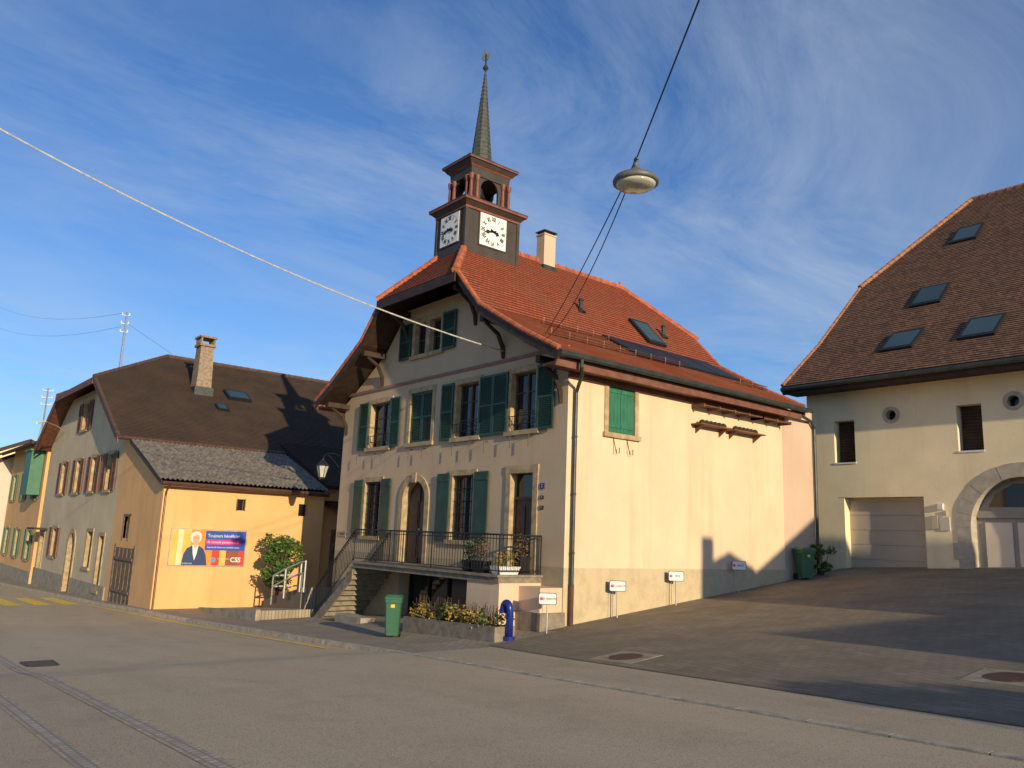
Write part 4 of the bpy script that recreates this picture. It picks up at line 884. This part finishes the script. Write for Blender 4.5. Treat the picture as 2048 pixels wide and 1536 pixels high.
def trb(xa,xb,ya,yb,h0,h1,m):
    i=len(mb.v); f=lambda x:-.42+(x-x0)*.035
    for hh in (h0,h1):
        for xx,yy in ((xa,ya),(xb,ya),(xb,yb),(xa,yb)): mb.v.append(V((xx,yy,f(xx)+hh)))
    for k in range(4): mb.f.append([i+k,i+(k+1)%4,i+4+(k+1)%4,i+4+k])
    mb.f+=[[i+3,i+2,i+1,i],[i+4,i+5,i+6,i+7]]; mb.m+=[m]*6
trb(x0,x1,y0,y0+.08,-.3,.40,0); trb(x0,x1,y1-.08,y1,-.3,.40,0); trb(x0,x0+.08,y0+.08,y1-.08,-.3,.40,0); trb(x1-.08,x1,y0+.08,y1-.08,-.3,.40,0); trb(x0+.08,x1-.08,y0+.08,y1-.08,-.3,.33,1)
mk('trough',mb,['dconc','soil'],PT); rnd=random.Random(4); mb=MB()
for i in range(26):
    x=x0+.15+(x1-x0-.3)*(i+.5)/26+rnd.uniform(-.08,.08); q=rnd.uniform(.1,.24); leaves(mb,(x,rnd.uniform(-2.35,-1.95),.02+(x-x0)*.035+rnd.uniform(0,.22)),(q,q,q*1.2),int(380*q),.045,0 if rnd.random()<.65 else 1,i,.1)
    for k in range(4): mb.tube([(x,-2.12,-.1),(x+rnd.uniform(-.15,.15),-2.12+rnd.uniform(-.15,.15),.35+rnd.uniform(0,.25))],.006,4,2)
mk('shrubs',mb,['leafY','leafG','bark'],PT,recalc=False)
for k,(x,y,b,hh,mt) in enumerate(((-1.15,-1.2,(.22,.55,.2),.35,'leafY'),(-1.9,-1.2,(.2,.2,.3),.55,'leafR'),(-1.15,-.45,(.18,.18,.45),.5,'leafR'),(-2.5,-1.1,(.18,.18,.3),.5,'leafG'))):
    t=thing('flower_pot',(x,y,1.22),'pot with autumn plants standing on the terrace','flower pot','pots on the terrace'); mb=MB()
    if k==0: y=-.98; b=(.2,.36,.2)
    mb.frust((x,y),b[0]*.8,b[1]*.8,1.22,b[0],b[1],1.22+b[2]); mk('pot',mb,['whitep' if k==0 else 'metal'],t); mb=MB()
    leaves(mb,(x,y,1.22+b[2]+hh*.5),(b[0]*1.2,b[1]*1.2,hh*.7),260,.04,0,k+60,.1)
    for q in range(7): mb.tube([(x,y,1.22+b[2]-.05),(x+random.uniform(-.2,.2),y+random.uniform(-.2,.2),1.22+b[2]+hh*random.uniform(.6,1.1))],.005,4,1)
    mk('foliage',mb,[mt,'bark'],t,recalc=False)
# ================================================================ RAMP + HANDRAIL
RP=thing('access_ramp',(-14,-2.4,-.9),'paved access ramp with low concrete walls','ramp')
mb=MB(); mb.prism([(-16.2,-3.3,-1.3),(-11.2,-3.3,-1.3),(-11.2,-3.3,-.55),(-16.2,-3.3,-.93)],(0,2.1,0),0); mb.prism([(-16.3,-3.45,-1.3),(-10.9,-3.45,-1.3),(-10.9,-3.45,-.48),(-16.3,-3.45,-.88)],(0,.15,0),1)
mb.prism([(-15.8,-1.2,-1.3),(-12.4,-1.2,-1.3),(-12.4,-1.2,.1),(-15.8,-1.2,-.65)],(0,1.6,0),0); mk('surface',mb,['paver','conc'],RP)
mb=MB()
def rail2(pts):
    for h in (.95,.55): mb.tube([V(p)+ez*h for p in pts],.03,8)
    for p in pts: mb.cyl(V(p)-ez*.1,V(p)+ez*.95,.03,n=8)
rail2([(-14.35,-1.45,-.55),(-13.4,-1.4,-.25),(-12.35,-1.3,.05),(-11.6,-1.5,.1)]); rail2([(-14.35,-1.45,-.55),(-14.1,-.4,-.5)]); solo('handrail',mb,['railp'],'pale steel handrail along the access ramp','handrail',loc=(-13.3,-1.25,-.5))
mb=MB(); mb.box((-8.2,-2.0,-.75),(-6.6,-1.5,-.38)); solo('concrete_block',mb,['conc'],'low concrete light-well kerb below the terrace','kerb',loc=(-7.4,-1.75,-.75))
for x,y,r in ((4.35,-2.4,.34),(10.55,-1.05,.34)):
    mb=MB(); z=H(x,y)+.008
    def g(px,py,h): return V((px,py,H(x,y)+.052*(px-x)+(H(x,y+.5)-H(x,y-.5))*(py-y)+h))
    mb.prism([g(x+a*.52,y+b*.48,-.02) for a,b in ((-1,-1),(1,-1),(1,1),(-1,1))],(0,0,.030),0)
    mb.prism([g(x+r*math.cos(i*.2618),y+r*math.sin(i*.2618),.0) for i in range(24)],(0,0,.016),1)
    for i in range(-4,5):
        w=math.sqrt(max(0,r*r*.8-(i*.07)**2)); mb.prism([g(x-w,y+i*.07-.012,.015),g(x+w,y+i*.07-.012,.015),g(x+w,y+i*.07+.012,.015),g(x-w,y+i*.07+.012,.015)],(0,0,.006),1)
    solo('manhole_cover',mb,['conc2','iron'],'round rusty iron manhole cover set in concrete','manhole','manhole covers',loc=(x,y,z))
x,y=-2.3,-11.1; mb=MB(); z=H(x,-6)-kd(x); mb.box((x-.45,y-.28,z-.05),(x+.45,y+.28,z+.012),0)
for i in range(9): mb.box((x-.4+i*.09,y-.22,z+.012),(x-.36+i*.09,y+.22,z+.02),1)
solo('drain_grate',mb,['iron','black'],'dark iron drain grate in the road','drain',loc=(x,y,z))
# ================================================================ OFF-FRAME NEIGHBOURS (cast the long shadows)
NB=thing('neighbour_house',(29,4,1.5),'rendered neighbour house with gable and chimney across the forecourt','house')
mb=MB(); mb.prism([(26,1.2,-.5),(26,1.2,7.6),(26,2.6,8.1),(26,3.9,7.6),(26,3.9,-.5)],(6,0,0)); mb.prism([(26.5,3.9,-.5),(26.5,3.9,7.6),(26.5,8.4,9.9),(26.5,9.4,9.4),(26.5,9.4,-.5)],(8,0,0)); mb.box((26,-2.6,-.5),(32,1.2,5.25)); mk('wall',mb,['white'],NB)
mb=MB(); mb.box((27,1.05,6.5),(27.5,1.55,8.75)); mk('chimney',mb,['chimC'],NB)
t=thing('broadleaf_tree',(22.5,-5.1,.8),'small leafy tree beside the road','tree'); rnd=random.Random(9); L=V(t.location); mb=MB(); lb=MB()
mb.tube([L-ez*.2,L+ez*1.0,L+V((.1,.1,1.9))],[.14,.11,.08],8)
for i in range(20):
    a=i*2.4; e=L+V((math.cos(a)*1.0*rnd.random(),math.sin(a)*.95*rnd.random(),1.75+.75*rnd.random())); mb.tube([L+ez*1.2,(L+ez*1.5+e)/2,e],[.05,.03,.012],5); leaves(lb,e,(.5,.45,.32),260,.09,0,i,.1)
mk('trunk',mb,['bark'],t); mk('crown',lb,['leafG'],t,recalc=False)
# ================================================================ CAMERA, SUN, WORLD
cam=bpy.data.cameras.new('camera'); co=bpy.data.objects.new('camera',cam); COL.objects.link(co); cam.sensor_width=36; cam.lens=36*1609.7/2048; cam.clip_end=20000; cam.clip_start=.05
r=V((.6376,.7694,.0389)).normalized(); fwd=V((-.761,.6211,.1875)).normalized(); up=r.cross(fwd).normalized()
m=Matrix((r,up,-fwd)).transposed().to_4x4(); m.translation=V((15.3201,-14.4412,2.15)); co.matrix_world=m; bpy.context.scene.camera=co
sd=V((-1,.17,-.235)).normalized(); su=bpy.data.lights.new('sun','SUN'); su.energy=5.0; su.angle=math.radians(.5); su.color=(1,.80,.51); so=bpy.data.objects.new('sun',su); COL.objects.link(so); so.rotation_euler=sd.to_track_quat('-Z','Y').to_euler()
w=bpy.data.worlds.new('World'); bpy.context.scene.world=w; w.use_nodes=True; nt=w.node_tree; bg=nt.nodes['Background']
sky=N(nt,'ShaderNodeTexSky',sky_type='NISHITA'); sky.sun_disc=False; sky.sun_elevation=math.asin(-sd.z); sky.sun_rotation=math.atan2(-sd.x,-sd.y); sky.air_density=1.0; sky.dust_density=.3; sky.ozone_density=2.5
tc=N(nt,'ShaderNodeTexCoord').outputs['Generated']; sx=N(nt,'ShaderNodeSeparateXYZ'); nt.links.new(tc,sx.inputs[0])
dz=math_(nt,'ADD',math_(nt,'MAXIMUM',sx.outputs[2],0.0),.12); cb=N(nt,'ShaderNodeCombineXYZ'); nt.links.new(math_(nt,'DIVIDE',sx.outputs[0],dz),cb.inputs[0]); nt.links.new(math_(nt,'DIVIDE',sx.outputs[1],dz),cb.inputs[1])
v=mapping(nt,cb.outputs[0],(1.0,.55,1),(0,0,.7)); n1=noise(nt,v,1.5,10,.68,.7); n2=noise(nt,mapping(nt,cb.outputs[0],(.6,.4,1),(0,0,.3)),1.1,5,.55,.3)
f=math_(nt,'MULTIPLY',ramp(nt,n1,[(.36,0),(.78,1)]),ramp(nt,n2,[(.35,.25),(.65,1)]))
sk=mix(nt,sky.outputs[0],(.62,.87,1.22),1.0,'MULTIPLY')
c=mix(nt,sk,(4.2,4.8,5.5),math_(nt,'MULTIPLY',f,.72)); nt.links.new(c,bg.inputs[0]); bg.inputs[1].default_value=.13
sc=bpy.context.scene; sc.view_settings.view_transform='Standard'; sc.view_settings.look='None'; sc.view_settings.exposure=0
